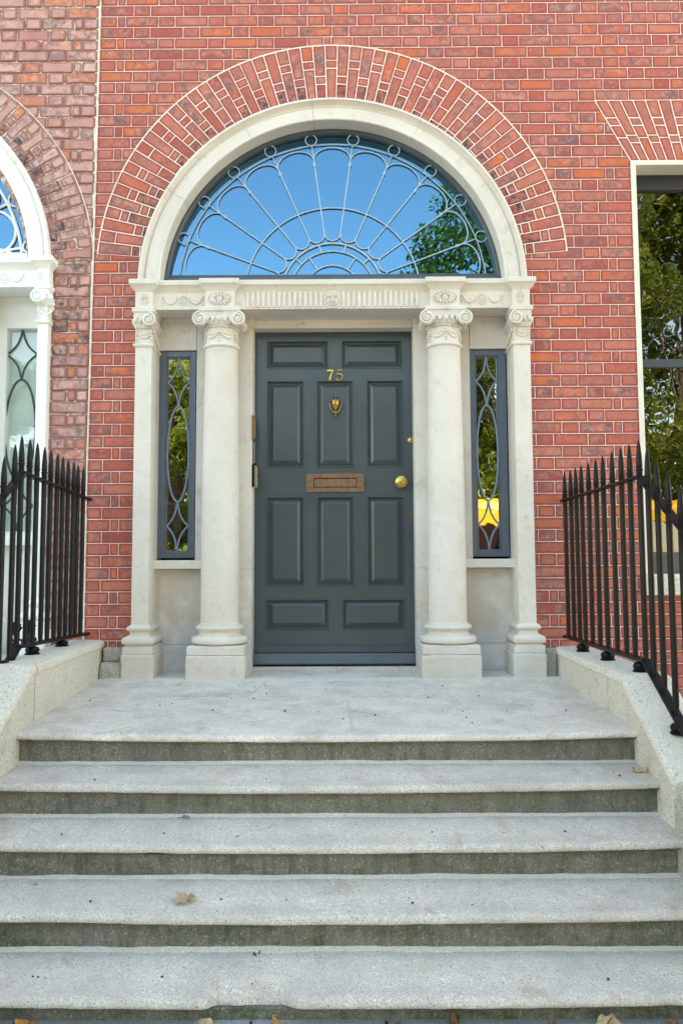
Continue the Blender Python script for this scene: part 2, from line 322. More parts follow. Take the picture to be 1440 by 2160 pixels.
# ------------------------------------------------------------------ bricks
class BR:
    def __init__(s): s.v = []; s.f = []; s.c = []; s.s = []
    def add(s, P, y, rnd=None, depth=.012, old=False, soot=0, jit=.0008):
        P = [Vector((x+random.uniform(-jit, jit), z+random.uniform(-jit, jit))) for x, z in P]
        a = sum(P[i].x*P[(i+1) % len(P)].y-P[(i+1) % len(P)].x*P[i].y for i in range(len(P)))
        if a < 0: P = P[::-1]
        if abs(a) < 4e-4: return
        if old:   # rounded, spalled outline
            Q = []; k = len(P)
            for i in range(k):
                p = P[i]; e0 = (P[i-1]-p); e1 = (P[(i+1) % k]-p); l0, l1 = e0.length, e1.length
                rr = min(random.uniform(.004, .014), l0*.4, l1*.4)
                Q += [p+e0.normalized()*rr, p+(e0.normalized()+e1.normalized())*rr*.28, p+e1.normalized()*rr]
                if l1 > .12: 
                    for t in (.33, .66): Q.append(p+e1*t+Vector((random.uniform(-1, 1), random.uniform(-1, 1)))*.0022)
            P = Q
        def inset(d):
            k = len(P); out = []; cen = sum(P, Vector((0, 0)))/k
            if old: return [p+(cen-p).normalized()*min(d*1.25, (cen-p).length*.8) for p in P]
            for i in range(k):
                a_, b_, c_ = P[i-1], P[i], P[(i+1) % k]
                n1 = Vector((-(b_-a_).y, (b_-a_).x)).normalized(); n2 = Vector((-(c_-b_).y, (c_-b_).x)).normalized()
                nn = n1+n2; L = max(nn.dot(nn)/2, .35)
                q = b_+nn*d/L
                out.append(q)
            return out
        mn = min((P[i]-P[i-1]).length for i in range(len(P))) if not old else .04
        if mn < .004: mn = .004
        w_ = min(max(v.x for v in P)-min(v.x for v in P), max(v.y for v in P)-min(v.y for v in P))
        d2 = min(.015, w_*.24); d1 = .0025 if not old else .005
        yo = random.uniform(-.0006, .0006) if not old else random.uniform(-.003, .003)
        tz = random.uniform(-.01, .01)
        if rnd is None: rnd = (random.random(), random.random())
        n = len(s.v); k = len(P)
        for pts, yy in ((P, y+depth), (P, y+.0022+yo if not old else y+.005+yo), (inset(d1), y+yo), (inset(d1+d2), y+yo)):
            s.v += [(p.x, yy, p.y) for p in pts]
        for r_ in range(3):
            for j in range(k):
                a_ = n+r_*k+j; b_ = n+r_*k+(j+1) % k
                s.f.append([a_, b_, b_+k, a_+k]); z0, z1 = ((0, 0), (0, 0), (0, 1))[r_]
                s.c += [(rnd[0], rnd[1], z0)]*2+[(rnd[0], rnd[1], z1)]*2; s.s += [soot]*4
        s.f.append([n+3*k+j for j in range(k)]); s.c += [(rnd[0], rnd[1], 1)]*k; s.s += [soot]*k
    def build(s, name, m, parent):
        me = bpy.data.meshes.new(name); me.from_pydata(s.v, [], s.f); me.materials.append(m)
        ca = me.color_attributes.new('brk', 'FLOAT_COLOR', 'CORNER')
        ca.data.foreach_set('color', [x for c in s.c for x in (c[0], c[1], c[2], 1)])
        fa = me.attributes.new('soot', 'FLOAT', 'CORNER'); fa.data.foreach_set('value', s.s)
        o = bpy.data.objects.new(name, me); col.objects.link(o); o.parent = parent; o.matrix_parent_inverse = Matrix.Translation(parent_world(parent)).inverted()
        return o
ZC, CP = .557, .0781
J = .0050
def course(x_a, x_b, parity, frm, J_=J, S=.225, H_=.1125, C_=.056):
    """yield brick spans between x_a<x_b laid Flemish from 'L' or 'R' edge"""
    seq = [S, H_] if parity == 0 else [H_, C_, S]
    x = x_b if frm == 'R' else x_a; i = 0; L = x_b-x_a; d = 0; order = []
    while d < L-1e-4:
        if i < len(seq): wd = seq[i]
        else: wd = (S, H_)[(i-(0 if parity == 0 else 1)) % 2] if parity == 0 else (H_, S)[(i-3) % 2]
        e = min(d+wd, L)
        if L-e < .035: e = L
        order.append((d, e)); d = e; i += 1
    for a, b in order:
        if frm == 'R': yield x_b-b+J_/2, x_b-a-J_/2
        else: yield x_a+a+J_/2, x_a+b-J_/2
CX0 = .014               # centre of the doorcase
RC, RZ, RR = .012, 2.68, 1.563
SEAM = -1.583
def seam(z): return -1.588+.009*max(0, z-1.3)

house = tag(empty('brick_townhouse', (0, 0, 0)), 'red brick house with cream tuck pointing, pale stone doorcase and dark grey door', 'house')
nb = tag(empty('neighbouring_house', (-3.13, 0, 0)), 'older weathered pinkish brick house at the left edge with a white painted doorcase', 'house')

# ---- new brickwork
B = BR(); GR = 0
mort = MB()
def laid(xa, xb, k, frm):
    z0 = ZC+k*CP
    for a, b in course(xa, xb, k % 2, frm):
        B.add([(a, z0+J/2), (b, z0+J/2), (b, z0+CP-J/2), (a, z0+CP-J/2)], 0)
WX0, WX1, WZ0, WZ1 = 2.012, 3.16, .657, 3.412
for k in range(-18, 62):
    z = ZC+k*CP; zc = z+CP/2
    sx = seam(zc)+.004
    if zc < 2.60:
        laid(sx, -1.262, k, 'R')
        if zc < WZ0-.01: laid(1.285, 6.0, k, 'L')
        else: laid(1.285, WX0-.0, k, 'R'); laid(WX1, 6.0, k, 'L')
    elif zc < RZ+RR+.03:
        dx = math.sqrt(max(0, (RR-.03)**2-(zc-RZ)**2)) if zc > RZ else RR-.03
        if zc < 2.79:
            laid(sx, -1.235, k, 'R'); laid(1.26, WX0, k, 'R')
        else:
            if RC-dx > sx+.02: laid(sx, RC-dx+.25 if dx > .25 else RC, k, 'L')
            xe = WX0 if zc < WZ1 else 1.0
            if zc < WZ1: laid(RC+dx-.12 if dx > .12 else RC, WX0, k, 'R')
            else: laid(RC+dx-.12 if dx > .12 else RC, WX0+.3375*12, k, 'R')
        if zc < WZ1: laid(WX1, 6.0, k, 'L')
    else:
        laid(sx, 6.0, k, 'L')
# main brick ring (voussoirs), slightly proud of the courses
nv = 55; A0 = R(4.2)
ring = MB()
prev = None
def ringpt(a, rr, c, R0): return (c[0]+(R0-rr)*math.cos(a), c[1]+(R0-rr)*math.sin(a))
def voussoirs(acc, c, R0, a0, a1, nv, y, old=False, sootf=None, J_=.0037, y_jit=0):
    da = (a1-a0)/nv
    for i in range(nv):
        b0 = a0+i*da; b1 = b0+da
        cuts = [0, .222, .278, .50] if i % 2 == 0 else [0, .108, .164, .39, .50]
        if random.random() < .25: cuts = [0, .108, .33, .39, .5] if i % 2 else [0, .222, .33, .50]
        sh = random.uniform(-.004, .004)
        for q in range(len(cuts)-1):
            r0 = R0-cuts[q]-J_/2-(sh if q else .003); r1 = R0-cuts[q+1]+J_/2-sh
            dd = lambda r_: math.hypot(r_*math.cos(b0+da/2), c[1]+r_*math.sin(b0+da/2)-(2.56 if not old else NZ))
            while dd(r1) < 1.18 and r1 < r0: r1 += .006
            if r0-r1 < .02: continue
            g0 = J_/2/r0; g1 = J_/2/r1
            P = [(c[0]+r0*math.cos(b0+g0), c[1]+r0*math.sin(b0+g0)), (c[0]+r0*math.cos(b1-g0), c[1]+r0*math.sin(b1-g0)),
                 (c[0]+r1*math.cos(b1-g1), c[1]+r1*math.sin(b1-g1)), (c[0]+r1*math.cos(b0+g1), c[1]+r1*math.sin(b0+g1))]
            cx = sum(p[0] for p in P)/4; cz = sum(p[1] for p in P)/4
            acc.add(P, y, old=old, soot=sootf(cx, cz) if sootf else 0)
def soot_main(x, z):
    r = math.hypot(x-CX0, z-2.56); return 1.0 if r < 1.335 and z > 2.8 else 0
voussoirs(B, (RC, RZ), RR, A0, math.pi-A0, nv, -.005, sootf=soot_main)
nseg = 96
ra = [A0+(math.pi-2*A0)*i/nseg for i in range(nseg+1)]
mort.loft([[(RC+(RR+.003)*math.cos(a), .006, RZ+(RR+.003)*math.sin(a)), (RC+(RR+.003)*math.cos(a), -.0042, RZ+(RR+.003)*math.sin(a)),
            (RC+1.12*math.cos(a), -.0042, RZ+1.12*math.sin(a)), (RC+1.12*math.cos(a), .006, RZ+1.12*math.sin(a))] for a in ra])
# flat gauged arch over the right-hand window
n_f = 19; zt = ZC+42*CP; zb = WZ1
def fx(i, t): # t=0 bottom, 1 top
    b = WX0+(WX1-WX0)*i/n_f; tt = 1.783+(2*(WX0+WX1)/2-2*1.783)*i/n_f
    return b+(tt-b)*t
for i in range(n_f):
    cuts = [0, .38, .58, .71, 1] if i % 2 == 0 else [0, .30, .42, 1]
    for q in range(len(cuts)-1):
        t0, t1 = cuts[q], cuts[q+1]; z0 = zb+(zt-zb)*t0+J/2; z1 = zb+(zt-zb)*t1-J/2
        T0 = (z0-zb)/(zt-zb); T1 = (z1-zb)/(zt-zb)
        B.add([(fx(i, T0)+J/2, z0), (fx(i+1, T0)-J/2, z0), (fx(i+1, T1)-J/2, z1), (fx(i, T1)+J/2, z1)], -.005, rnd=(random.uniform(.3, .93), random.random()*.5))
mort.prism([(WX0-.004, zb), (WX1+.004, zb), (WX1+WX0-1.783+.004, zt+.002), (1.779, zt+.002)], -.0042, .006)
B.build('brickwork', M['brick'], house)
# mortar backing with openings
def backing(mb, x0, x1, z0, z1, y0, y1, hole, st=.06):
    nx = round((x1-x0)/st); nz = round((z1-z0)/st)
    dx = (x1-x0)/nx; dz = (z1-z0)/nz
    for j in range(nz):
        run = None
        for i in range(nx+1):
            ok = i < nx and not hole(x0+(i+.5)*dx, z0+(j+.5)*dz)
            if ok and run is None: run = i
            if not ok and run is not None:
                mb.box(x0+run*dx, x0+i*dx, y0, y1, z0+j*dz, z0+(j+1)*dz); run = None
def hole_main(x, z):
    if abs(x-CX0) < 1.22 and z < 2.60: return True
    if z >= 2.5 and math.hypot(x-CX0, z-2.56) < 1.20: return True
    return False
backing(mort, SEAM-.006, WX0+.002, -.9, 5.42, .0028, .05, hole_main)
mort.box(WX0+.002, WX1, .0028, .05, -.9, WZ0-.01); mort.box(WX0+.002, WX1, .0028, .05, WZ1, 5.42); mort.box(WX1, 6.05, .0028, .05, -.9, 5.42)
mort.build('mortar', M['mortar'], house)
# the cream ribbon marking the seam of the two houses
sm = MB(); pts = [(-1.588+random.uniform(-.0012, .0012)+(.009*max(0, z/10-1.3)), z/10) for z in range(-6, 55)]
sm.loft([[(x-.0040, .004, z), (x-.0033, -.0065, z), (x+.0033, -.0065, z), (x+.0040, .004, z)] for x, z in pts])
sm.build('joint_ribbon', M['mortar'], house)
# house volume behind the facade
hv = MB()
hv.box(SEAM, 6.05, .62, 10, -1, 12); hv.box(SEAM, 6.05, -.0, .62, 5.42, 12); hv.box(5.9, 6.05, .05, .62, -1, 5.42); hv.box(SEAM-.02, SEAM+.1, .05, .62, -1, 5.42)
hb, hn, hbs = mat('upper_brick')
bt = N(hn, 'ShaderNodeTexBrick'); bt.inputs['Scale'].default_value = 1; bt.inputs['Brick Width'].default_value = .225; bt.inputs['Row Height'].default_value = .078; bt.inputs['Mortar Size'].default_value = .006
bt.inputs['Color1'].default_value = (.38, .08, .06, 1); bt.inputs['Color2'].default_value = (.44, .11, .07, 1); bt.inputs['Mortar'].default_value = (.62, .53, .41, 1)
gg = N(hn, 'ShaderNodeNewGeometry'); sx_ = N(hn, 'ShaderNodeSeparateXYZ'); cb_ = N(hn, 'ShaderNodeCombineXYZ')
hn.links.new(gg.outputs['Position'], sx_.inputs[0]); hn.links.new(sx_.outputs['X'], cb_.inputs[0]); hn.links.new(sx_.outputs['Z'], cb_.inputs[1]); hn.links.new(cb_.outputs[0], bt.inputs['Vector'])
hn.links.new(bt.outputs[0], hbs.inputs['Base Color']); hbs.inputs['Roughness'].default_value = .9
hv.build('upper_wall', hb, house)
inn = MB(); inn.box(SEAM+.1, 5.9, .60, .615, -1, 5.42); inn.build('dark_room', M['black'], house)

# ---- old brickwork of the neighbour
NX, NZ = -3.13, 2.71
O = BR()
NRC = (-3.13, 2.68); NR = 1.562
for k in range(-18, 62):
    z0 = ZC+k*CP-.008; zc = z0+CP/2; sx = seam(zc)-.006
    wob = random.uniform(-.004, .004)
    if zc < 2.77: spans = course(-1.842, sx, (k+1) % 2, 'L', .005)
    elif zc < NRC[1]+NR+.02:
        dx = math.sqrt(max(0, (NR-.03)**2-(zc-NRC[1])**2)) if zc > NRC[1] else NR-.03
        spans = course(NRC[0]+dx-.02, sx, k % 2, 'R', .005)
    else: spans = course(-6, sx, k % 2, 'R', .005)
    for a, b in spans:
        ja = random.uniform(-.003, .003)
        near = max(0, 1-abs(a+1.83)/.09) if zc < 2.8 and zc > 2.05 else 0
        O.add([(a+ja, z0+.0022+wob), (b+ja, z0+.0022+wob), (b+ja, z0+CP-.0022+wob), (a+ja, z0+CP-.0022+wob)], random.uniform(-.002, .003), old=True, soot=near*1.0, jit=.002)
def soot_n(x, z):
    r = math.hypot(x-NX, z-NZ); return 1.0 if r < 1.36 else 0
voussoirs(O, NRC, NR, R(3.2), R(110), 38, -.003, old=True, sootf=soot_n, J_=.007)
O.build('brickwork', M['brick_old'], nb)
mo = MB()
def hole_n(x, z):
    return (x < -1.90 and z < 2.72) or (z >= 2.7 and math.hypot(x-NX, z-NZ) < 1.20)
backing(mo, -6.0, SEAM-.006, -.9, 5.42, .0070, .05, hole_n)
ra = [R(3)+R(109)*i/60 for i in range(61)]
mo.loft([[(NRC[0]+(NR+.001)*math.cos(a), .008, NRC[1]+(NR+.001)*math.sin(a)), (NRC[0]+(NR+.001)*math.cos(a), .001, NRC[1]+(NR+.001)*math.sin(a)),
            (NRC[0]+1.12*math.cos(a), .001, NRC[1]+1.12*math.sin(a)), (NRC[0]+1.12*math.cos(a), .008, NRC[1]+1.12*math.sin(a))] for a in ra])
mo.build('mortar', M['mortar_old'], nb)
rb = MB(); rb.tube([(NRC[0]+NR*math.cos(a), -.001, NRC[1]+NR*math.sin(a)) for a in [R(3)+R(105)*i/70 for i in range(71)]], .0036, 6)
rb.build('arch_ribbon', M['mortar'], nb)
hv = MB(); hv.box(-12, SEAM-.02, .62, 10, -1, 12); hv.box(-12, SEAM-.02, 0, .62, 5.42, 12); hv.box(-12, -6, 0, .62, -1, 5.42)
hv.build('upper_wall', hb, nb)
inn = MB(); inn.box(-6, SEAM-.02, .60, .615, -1, 5.42); inn.build('dark_room', M['black'], nb)

# ------------------------------------------------------------------ doorcase
def spiral(mb, cx, y, cz, r0, sgn, turns=2.1, rt_=.0080):
    P = []; n_ = 60
    for i in range(n_+1):
        t = i/n_; a = math.pi/2+sgn*t*turns*2*math.pi; r_ = r0*(1-t)**.9+.006
        P.append((cx+r_*math.cos(a), y-.004*t, cz+r_*math.sin(a)))
    mb.tube(P, lambda t: rt_*(1-.45*t), 7)
def rect(x0, x1, y0, y1, z): return [(x0, y0, z), (x1, y0, z), (x1, y1, z), (x0, y1, z)]
def doorcase(cx, dz, mt, parent, sides=(-1, 1), detail=True, pw=.0540):
    root = parent
    # archivolt
    prof = [(1.276, .03), (1.276, -.058), (1.262, -.060), (1.259, -.050), (1.253, -.036), (1.243, -.026), (1.236, -.020), (1.233, -.032), (1.227, -.036), (1.222, -.030), (1.155, -.030), (1.152, -.038), (1.142, -.040), (1.136, -.034), (1.136, .12), (1.276, .12)]
    cuts = [0, R(34), R(62), R(96), R(118), R(149), math.pi]
    for c0, c1 in zip(cuts[:-1], cuts[1:]):
        mb = MB(); n_ = 26; rings = []; o_ = random.uniform(-.0012, .0012)
        for i in range(n_+1):
            a = c0+.0008+(c1-c0-.0016)*i/n_; rings.append([(cx+(r_+o_)*math.cos(a), y_+o_, 2.56+dz+(r_+o_)*math.sin(a)) for r_, y_ in prof])
        mb.loft(rings)
        mb.build('arch_stone', mt, root, smooth=True)
    # entablature
    mb = MB(); hw = 1.285
    zf = 2.403+dz
    mb.box(cx-hw+.02, cx+hw-.02, -.030, .21, zf, 2.527+dz)
    def crown(x0, x1, o, flare):      # cornice as a lofted stack
        S = [(2.515, 0, 0), (2.527, .006, .3), (2.531, .010, .35), (2.542, .018, .7), (2.553, .030, 1), (2.556, .036, 1), (2.585, .038, 1), (2.588, .034, .9)]
        mb.loft([rect(x0-flare*f, x1+flare*f, o-y_, .10, z_+dz) for z_, y_, f in S])
    crown(cx-hw, cx+hw, -.032, 0)
    blocks = []
    for s in sides: blocks += [(s*.735, .097, .034, True), (s*(1.285-pw), pw+.003, .030, False)]
    for bx, bw, bo, col_ in blocks:
        mb.box(cx+bx-bw, cx+bx+bw, -.030-bo, .10, zf-.001, 2.522+dz)
        crown(cx+bx-bw, cx+bx+bw, -.030-bo-.002, .034)
    en = mb.build('entablature', mt, root, bevel=.002)
    # carved ornament of the frieze
    if detail:
        for sd_ in (-1, 1):
            mb = MB()
            for q in range(15):
                x = sd_*(.0725+.0345*q)
                mb.tube([(cx+x, -.029, zf+.012), (cx+x, -.031, 2.506+dz), (cx+x, -.029, 2.512+dz)], .0105, 8, flat=1.25)
            mb.build('fluting', mt, en, smooth=True)
        mk = MB(); mz = 2.462+dz
        mk.tube([(cx+.05*math.cos(a), -.034, mz+.054*math.sin(a)) for a in [2*math.pi*i/36 for i in range(36)]], .006, 8, closed=True)
        mk.lathe([(.044, 0), (.040, -.006), (.030, -.010), (.016, -.012), (.002, -.012)], (cx, -.032, mz), 24, 'Y')
        def bump_(x_, z_, rx, rz, y_=.012, yb=-.048):
            yb += .006; y_ *= 1.35; rx *= 1.1; rz *= 1.1
            mk.loft([[(cx+x_+rx*f*math.cos(a), yb-y_*h, mz+z_+rz*f*math.sin(a)) for a in [2*math.pi*i/12 for i in range(12)]] for f, h in ((1, 0), (.8, .55), (.45, .9), (.05, 1))])
        bump_(0, -.004, .007, .017, .016, -.052); bump_(0, -.010, .012, .006, .014, -.050)          # nose
        for s in (-1, 1): bump_(s*.015, .012, .009, .005, .008, -.050); bump_(s*.017, .022, .013, .005, .010, -.048); bump_(s*.020, -.012, .012, .012, .008, -.044)
        bump_(0, -.024, .017, .0035, .008, -.048); bump_(0, -.034, .012, .006, .008, -.046); bump_(0, .034, .026, .009, .010, -.042)
        for q in range(9):
            a = R(15+150*q/8); bump_(.040*math.cos(a), .040*math.sin(a), .008, .008, .010, -.040)
        mk.build('carved_mask', mt, en, smooth=True)
    for s in sides:
        mb = MB(); ox, oz = cx+s*.98, 2.462+dz; y0 = -.031
        mb.tube([(ox+.031*math.cos(a), y0, oz+.031*math.sin(a)) for a in [2*math.pi*i/32 for i in range(32)]], .0055, 8, closed=True)
        for q in range(12):
            a = 2*math.pi*q/12; mb.tube([(ox+r_*math.cos(a), y0-.002, oz+r_*math.sin(a)) for r_ in (.008, .016, .023)], lambda t: .0028+.0022*math.sin(t*3), 6)
        mb.lathe([(.009, 0), (.006, -.007), (.001, -.009)], (ox, y0, oz), 12, 'Y')
        for t_ in (-1, 1):
            P = []
            for i in range(17):
                t = i/16; P.append((ox+t_*(.040+.088*t), y0-.002, oz+.022-.045*math.sin(math.pi*t)**.9+.008*t))
            mb.tube(P, lambda t: .0035+.0075*math.sin(math.pi*t), 8)
            P2 = [(p[0], p[1]-.001, p[2]+.012*math.sin(math.pi*i/16)+.002) for i, p in enumerate(P)]
            mb.tube(P2, .0028, 6)
            for q in range(5): mb.tube([(ox+t_*(.132+.004*math.sin(q*2)), y0, oz+.030-q*.014), (ox+t_*(.136+.004*math.cos(q)), y0-.003, oz+.022-q*.014)], .0045, 6)
        mb.build('swag_and_rosette', mt, en, smooth=True)
        mb = MB(); ox = cx+s*.735; y0 = -.066
        mb.tube([(ox+.078*math.cos(a), y0+.001, oz+.046*math.sin(a)) for a in [2*math.pi*i/40 for i in range(40)]], .0035, 6, closed=True)
        for q in range(16):
            a = 2*math.pi*(q+.5)/16
            mb.tube([(ox+.078*f*math.cos(a), y0-.004, oz+.046*f*math.sin(a)) for f in (.38, .6, .78, .90)], lambda t: .0025+.0060*math.sin(t*3), 6)
        mb.lathe([(.020, 0), (.018, -.010), (.010, -.010), (.001, -.011)], (ox, y0+.002, oz), 18, 'Y')
        for q in range(8):
            a = 2*math.pi*q/8; mb.tube([(ox+.008*math.cos(a), y0-.009, oz+.008*math.sin(a)), (ox+.016*math.cos(a), y0-.007, oz+.015*math.sin(a))], .003, 5)
        mb.build('carved_patera', mt, en, smooth=True)
        # small oval patera on the end block
        mb = MB(); ox = cx+s*1.225; y0 = -.061
        mb.tube([(ox+.024*math.cos(a), y0, oz+.040*math.sin(a)) for a in [2*math.pi*i/32 for i in range(32)]], .0032, 6, closed=True)
        for q in range(12):
            a = 2*math.pi*q/12; mb.tube([(ox+.020*f*math.cos(a), y0-.002, oz+.034*f*math.sin(a)) for f in (.35, .6, .9)], lambda t: .002+.003*math.sin(t*3), 6)
        mb.build('carved_patera', mt, en, smooth=True)
    # columns
    for s in sides:
        X = cx+s*.735; Y = .035
        co_ = MB()
        prof = [(.124, .335)]+[(.1225-.0155*(max(0, (t-.3)/.7))**1.4, .35+1.78*t) for t in [i/16 for i in range(17)]]+[(.109, 2.135), (.107, 2.15)]
        co_.lathe([(r_, h+dz) for r_, h in prof], (X, Y, 0), 48)
        cobj = co_.build('column', mt, root, smooth=True)
        bs = MB()
        bs.lathe([(r_, h+dz) for r_, h in [(.122, .356), (.128, .355), (.131, .349), (.130, .343), (.141, .342), (.149, .336), (.152, .327), (.149, .318), (.141, .312), (.136, .311), (.136, .306), (.130, .302), (.129, .292), (.135, .284), (.148, .279), (.148, .274),
                  (.166, .274), (.176, .266), (.181, .250), (.177, .234), (.168, .227), (.150, .2245), (.150, .219)]], (X, Y, 0), 48)
        bs.loft([rect(X-h_, X+h_, Y-h_*.93, .17, z_) for z_, h_ in ((.165+dz, .179), (.214+dz, .179), (.2205+dz, .173))])
        bs.build('base', mt, cobj, smooth=True)
        pl = MB(); pl.loft([rect(X-h_, X+h_, Y-h_*.92, .17, z_) for z_, h_ in ((-.03+dz, .184), (.06+dz, .186), (.155+dz, .186), (.163+dz, .181))]); worn(pl.build('plinth', mt, cobj, bevel=.009))
        cp = MB(); z0 = dz
        cp.lathe([(r_, h+dz) for r_, h in [(.107, 2.135), (.112, 2.143), (.121, 2.148), (.124, 2.156), (.121, 2.164), (.112, 2.168), (.108, 2.173), (.106, 2.27), (.112, 2.275), (.115, 2.28), (.118, 2.287), (.125, 2.29), (.130, 2.30), (.126, 2.32), (.115, 2.335)]], (X, Y, 0), 48)
        for q in range(44):     # beads
            a = 2*math.pi*q/44; cp.tube([(X+.1145*math.cos(a), Y+.1145*math.sin(a), 2.272+dz), (X+.1155*math.cos(a), Y+.1155*math.sin(a), 2.284+dz)], .0055, 5)
        for q in range(6):      # festoons around the necking
            a0 = q*math.pi/3+math.pi/2; P = []; P2 = []
            for i in range(15):
                t = i/14; a = a0+t*math.pi/3; d_ = math.sin(math.pi*t)
                P.append((X+.110*math.cos(a), Y+.110*math.sin(a), 2.250+dz-.047*d_)); P2.append((X+.109*math.cos(a), Y+.109*math.sin(a), 2.252+dz-.025*d_))
            cp.tube(P, lambda t: .003+.0055*math.sin(math.pi*t), 7); cp.tube(P2, .0028, 6)
            for j in range(5): cp.tube([(X+.112*math.cos(a0), Y+.112*math.sin(a0), 2.262+dz-j*.018), (X+.114*math.cos(a0), Y+.114*math.sin(a0), 2.250+dz-j*.018)], .0065, 6)
        # ionic head: bolsters with volutes front and back, eggs between
        for v in (-1, 1):
            vx = X+v*.124; vz = 2.318+dz
            cp.lathe([(.001, -.005), (.014, -.004), (.016, .003), (.040, .006), (.046, .012), (.047, .022), (.040, .045), (.032, .075), (.030, .11), (.036, .15), (.040, .19)], (vx, -.105, vz), 28, 'Y')
            spiral(cp, vx, -.103, vz, .039, -v)
            cp.lathe([(.010, 0), (.007, -.006), (.001, -.008)], (vx, -.107, vz), 12, 'Y')
        for q in range(5):
            ex = X+(q-2)*.038; ey = -.102+.010*abs(q-2)
            cp.loft([[(ex+.0145*f*math.cos(a), ey-.014*g_, 2.318+dz+.020*f*math.sin(a)) for a in [2*math.pi*i/14 for i in range(14)]] for f, g_ in ((1.15, -.6), (1, 0), (.8, .55), (.45, .9), (.05, 1))])
        cp.loft([rect(X-h_, X+h_, -.070-y_, .12, z_+dz) for z_, h_, y_ in ((2.330, .126, .014), (2.352, .130, .018), (2.355, .118, .010), (2.372, .124, .014), (2.376, .130, .022), (2.400, .131, .022), (2.4025, .128, .02))])
        for q in range(5): 
            a = math.pi*q/4; cp.tube([(X, -.094, 2.378+dz), (X+.018*math.cos(a), -.100, 2.378+dz+.014*math.sin(a))], .0055, 6)
        cp.build('capital', mt, cobj, smooth=True)
    # outer pilasters
    for s in sides:
        X = cx+s*(1.285-pw)
        px = MB(); px.box(X-pw, X+pw, -.052, .17, .33+dz, 2.16+dz)
        pobj = px.build('pilaster', mt, root, bevel=.003)
        bs = MB()
        bs.loft([rect(X-pw-o, X+pw+o, -.052-o, .17, z_+dz) for z_, o in ((.352, .001), (.345, .006), (.341, .014), (.334, .021), (.326, .023), (.317, .020), (.312, .012), (.306, .005), (.292, .004), (.284, .010), (.279, .022), (.274, .023), (.273, .036), (.264, .043), (.250, .046), (.234, .043), (.227, .034), (.224, .026), (.214, .026))])
        bs.loft([rect(X-pw-o, X+pw+o, -.052-o, .17, z_+dz) for z_, o in ((.2155, .040), (.168, .042))])
        bs.build('base', mt, pobj, bevel=.002)
        pl = MB(); pl.loft([rect(X-pw-o, X+pw+o, -.052-o, .17, z_+dz) for z_, o in ((-.03, .046), (.158, .050), (.167, .044))]); worn(pl.build('plinth', mt, pobj, bevel=.009))
        cp = MB(); e = -s   # inner side
        cp.loft([rect(X-pw-o, X+pw+o, -.052-o, .17, z_+dz) for z_, o in ((2.145, .001), (2.152, .010), (2.160, .013), (2.168, .010), (2.172, .001))])
        cp.loft([rect(X-pw, X+pw, -.050, .17, z_+dz) for z_ in (2.172, 2.28)])
        cp.loft([rect(X-pw-o, X+pw+o, -.052-o, .17, z_+dz) for z_, o in ((2.27, .004), (2.285, .010), (2.30, .018), (2.325, .020), (2.335, .010))])
        for q in range(9): cp.tube([(X-pw+.007+q*.0128, -.058, 2.268+dz), (X-pw+.007+q*.0128, -.060, 2.28+dz)], .005, 5)
        P = [(X-pw+.006+.104*t, -.054, 2.252+dz-.045*math.sin(math.pi*t)) for t in [i/12 for i in range(13)]]
        cp.tube(P, lambda t: .003+.005*math.sin(math.pi*t), 7)
        cp.tube([(p[0], p[1], p[2]+.018) for p in P], .0025, 6)
        for xx in (X-pw+.006, X+pw-.006):
            for j in range(5): cp.tube([(xx, -.055, 2.262+dz-j*.018), (xx+.002, -.058, 2.250+dz-j*.018)], .006, 6)
        for j in range(6): cp.tube([(X+e*(pw+.004), -.04+.028*j, 2.262+dz-.012*j), (X+e*(pw+.010), -.03+.028*j, 2.245+dz-.012*j)], .0075, 6)
        vx = X+e*(pw-.012); vz = 2.318+dz
        cp.lathe([(.001, -.005), (.014, -.004), (.016, .003), (.038, .006), (.044, .012), (.045, .022), (.040, .045), (.034, .08), (.034, .18)], (vx, -.098, vz), 28, 'Y')
        spiral(cp, vx, -.096, vz, .037, -e)
        cp.lathe([(.009, 0), (.006, -.006), (.001, -.008)], (vx, -.100, vz), 12, 'Y')
        for q in range(2):
            ex = X-e*(.016+.034*q); ey = -.072
            cp.loft([[(ex+.0150*f*math.cos(a), ey-.014*g_, 2.318+dz+.021*f*math.sin(a)) for a in [2*math.pi*i/14 for i in range(14)]] for f, g_ in ((1.15, -.6), (1, 0), (.8, .55), (.45, .9), (.05, 1))])
        cp.loft([rect(X-pw-h_, X+pw+h_, -.060-y_, .12, z_+dz) for z_, h_, y_ in ((2.335, .004, .014), (2.352, .014, .016), (2.355, .006, .008), (2.372, .010, .010), (2.376, .018, .018), (2.400, .019, .020), (2.4025, .016, .018))])
        cp.build('capital', mt, pobj, smooth=True)
    # infill walling with the sidelight openings, jambs, lintel
    inf = MB()
    for s in sides:
        def bx(a, b, y0, y1, z0, z1): inf.box(min(cx+s*a, cx+s*b), max(cx+s*a, cx+s*b), y0, y1, z0, z1)
        bx(.50+.046, .93, .158, .30, -.03, .700+dz)      # below sill, runs behind column
        bx(.93, 1.20, .168, .30, .205+dz, .700+dz)
        bx(.93, 1.20, .163, .30, -.03, .2035+dz)
        bx(.546, .925, .158, .30, .70+dz, 2.403+dz)
        bx(1.182, 1.20, .168, .30, .70+dz, 2.183+dz)
        bx(.925, 1.20, .150, .30, 2.183+dz, 2.403+dz)
    inf.box(cx-.546, cx+.546, .205, .30, 2.350+dz, 2.420+dz)
    inf.build('stone_infill', M['stone_damp'] if detail else mt, root, bevel=.004)
    for s in sides:
        sl_ = MB(); a, b = sorted((cx+s*.855, cx+s*1.212)); sl_.loft([rect(a, b, .075, .2, z_+dz) for z_ in (.702, .755)]+[rect(a, b, .085, .2, .760+dz)])
        sl_.build('window_sill', mt, root, bevel=.004)
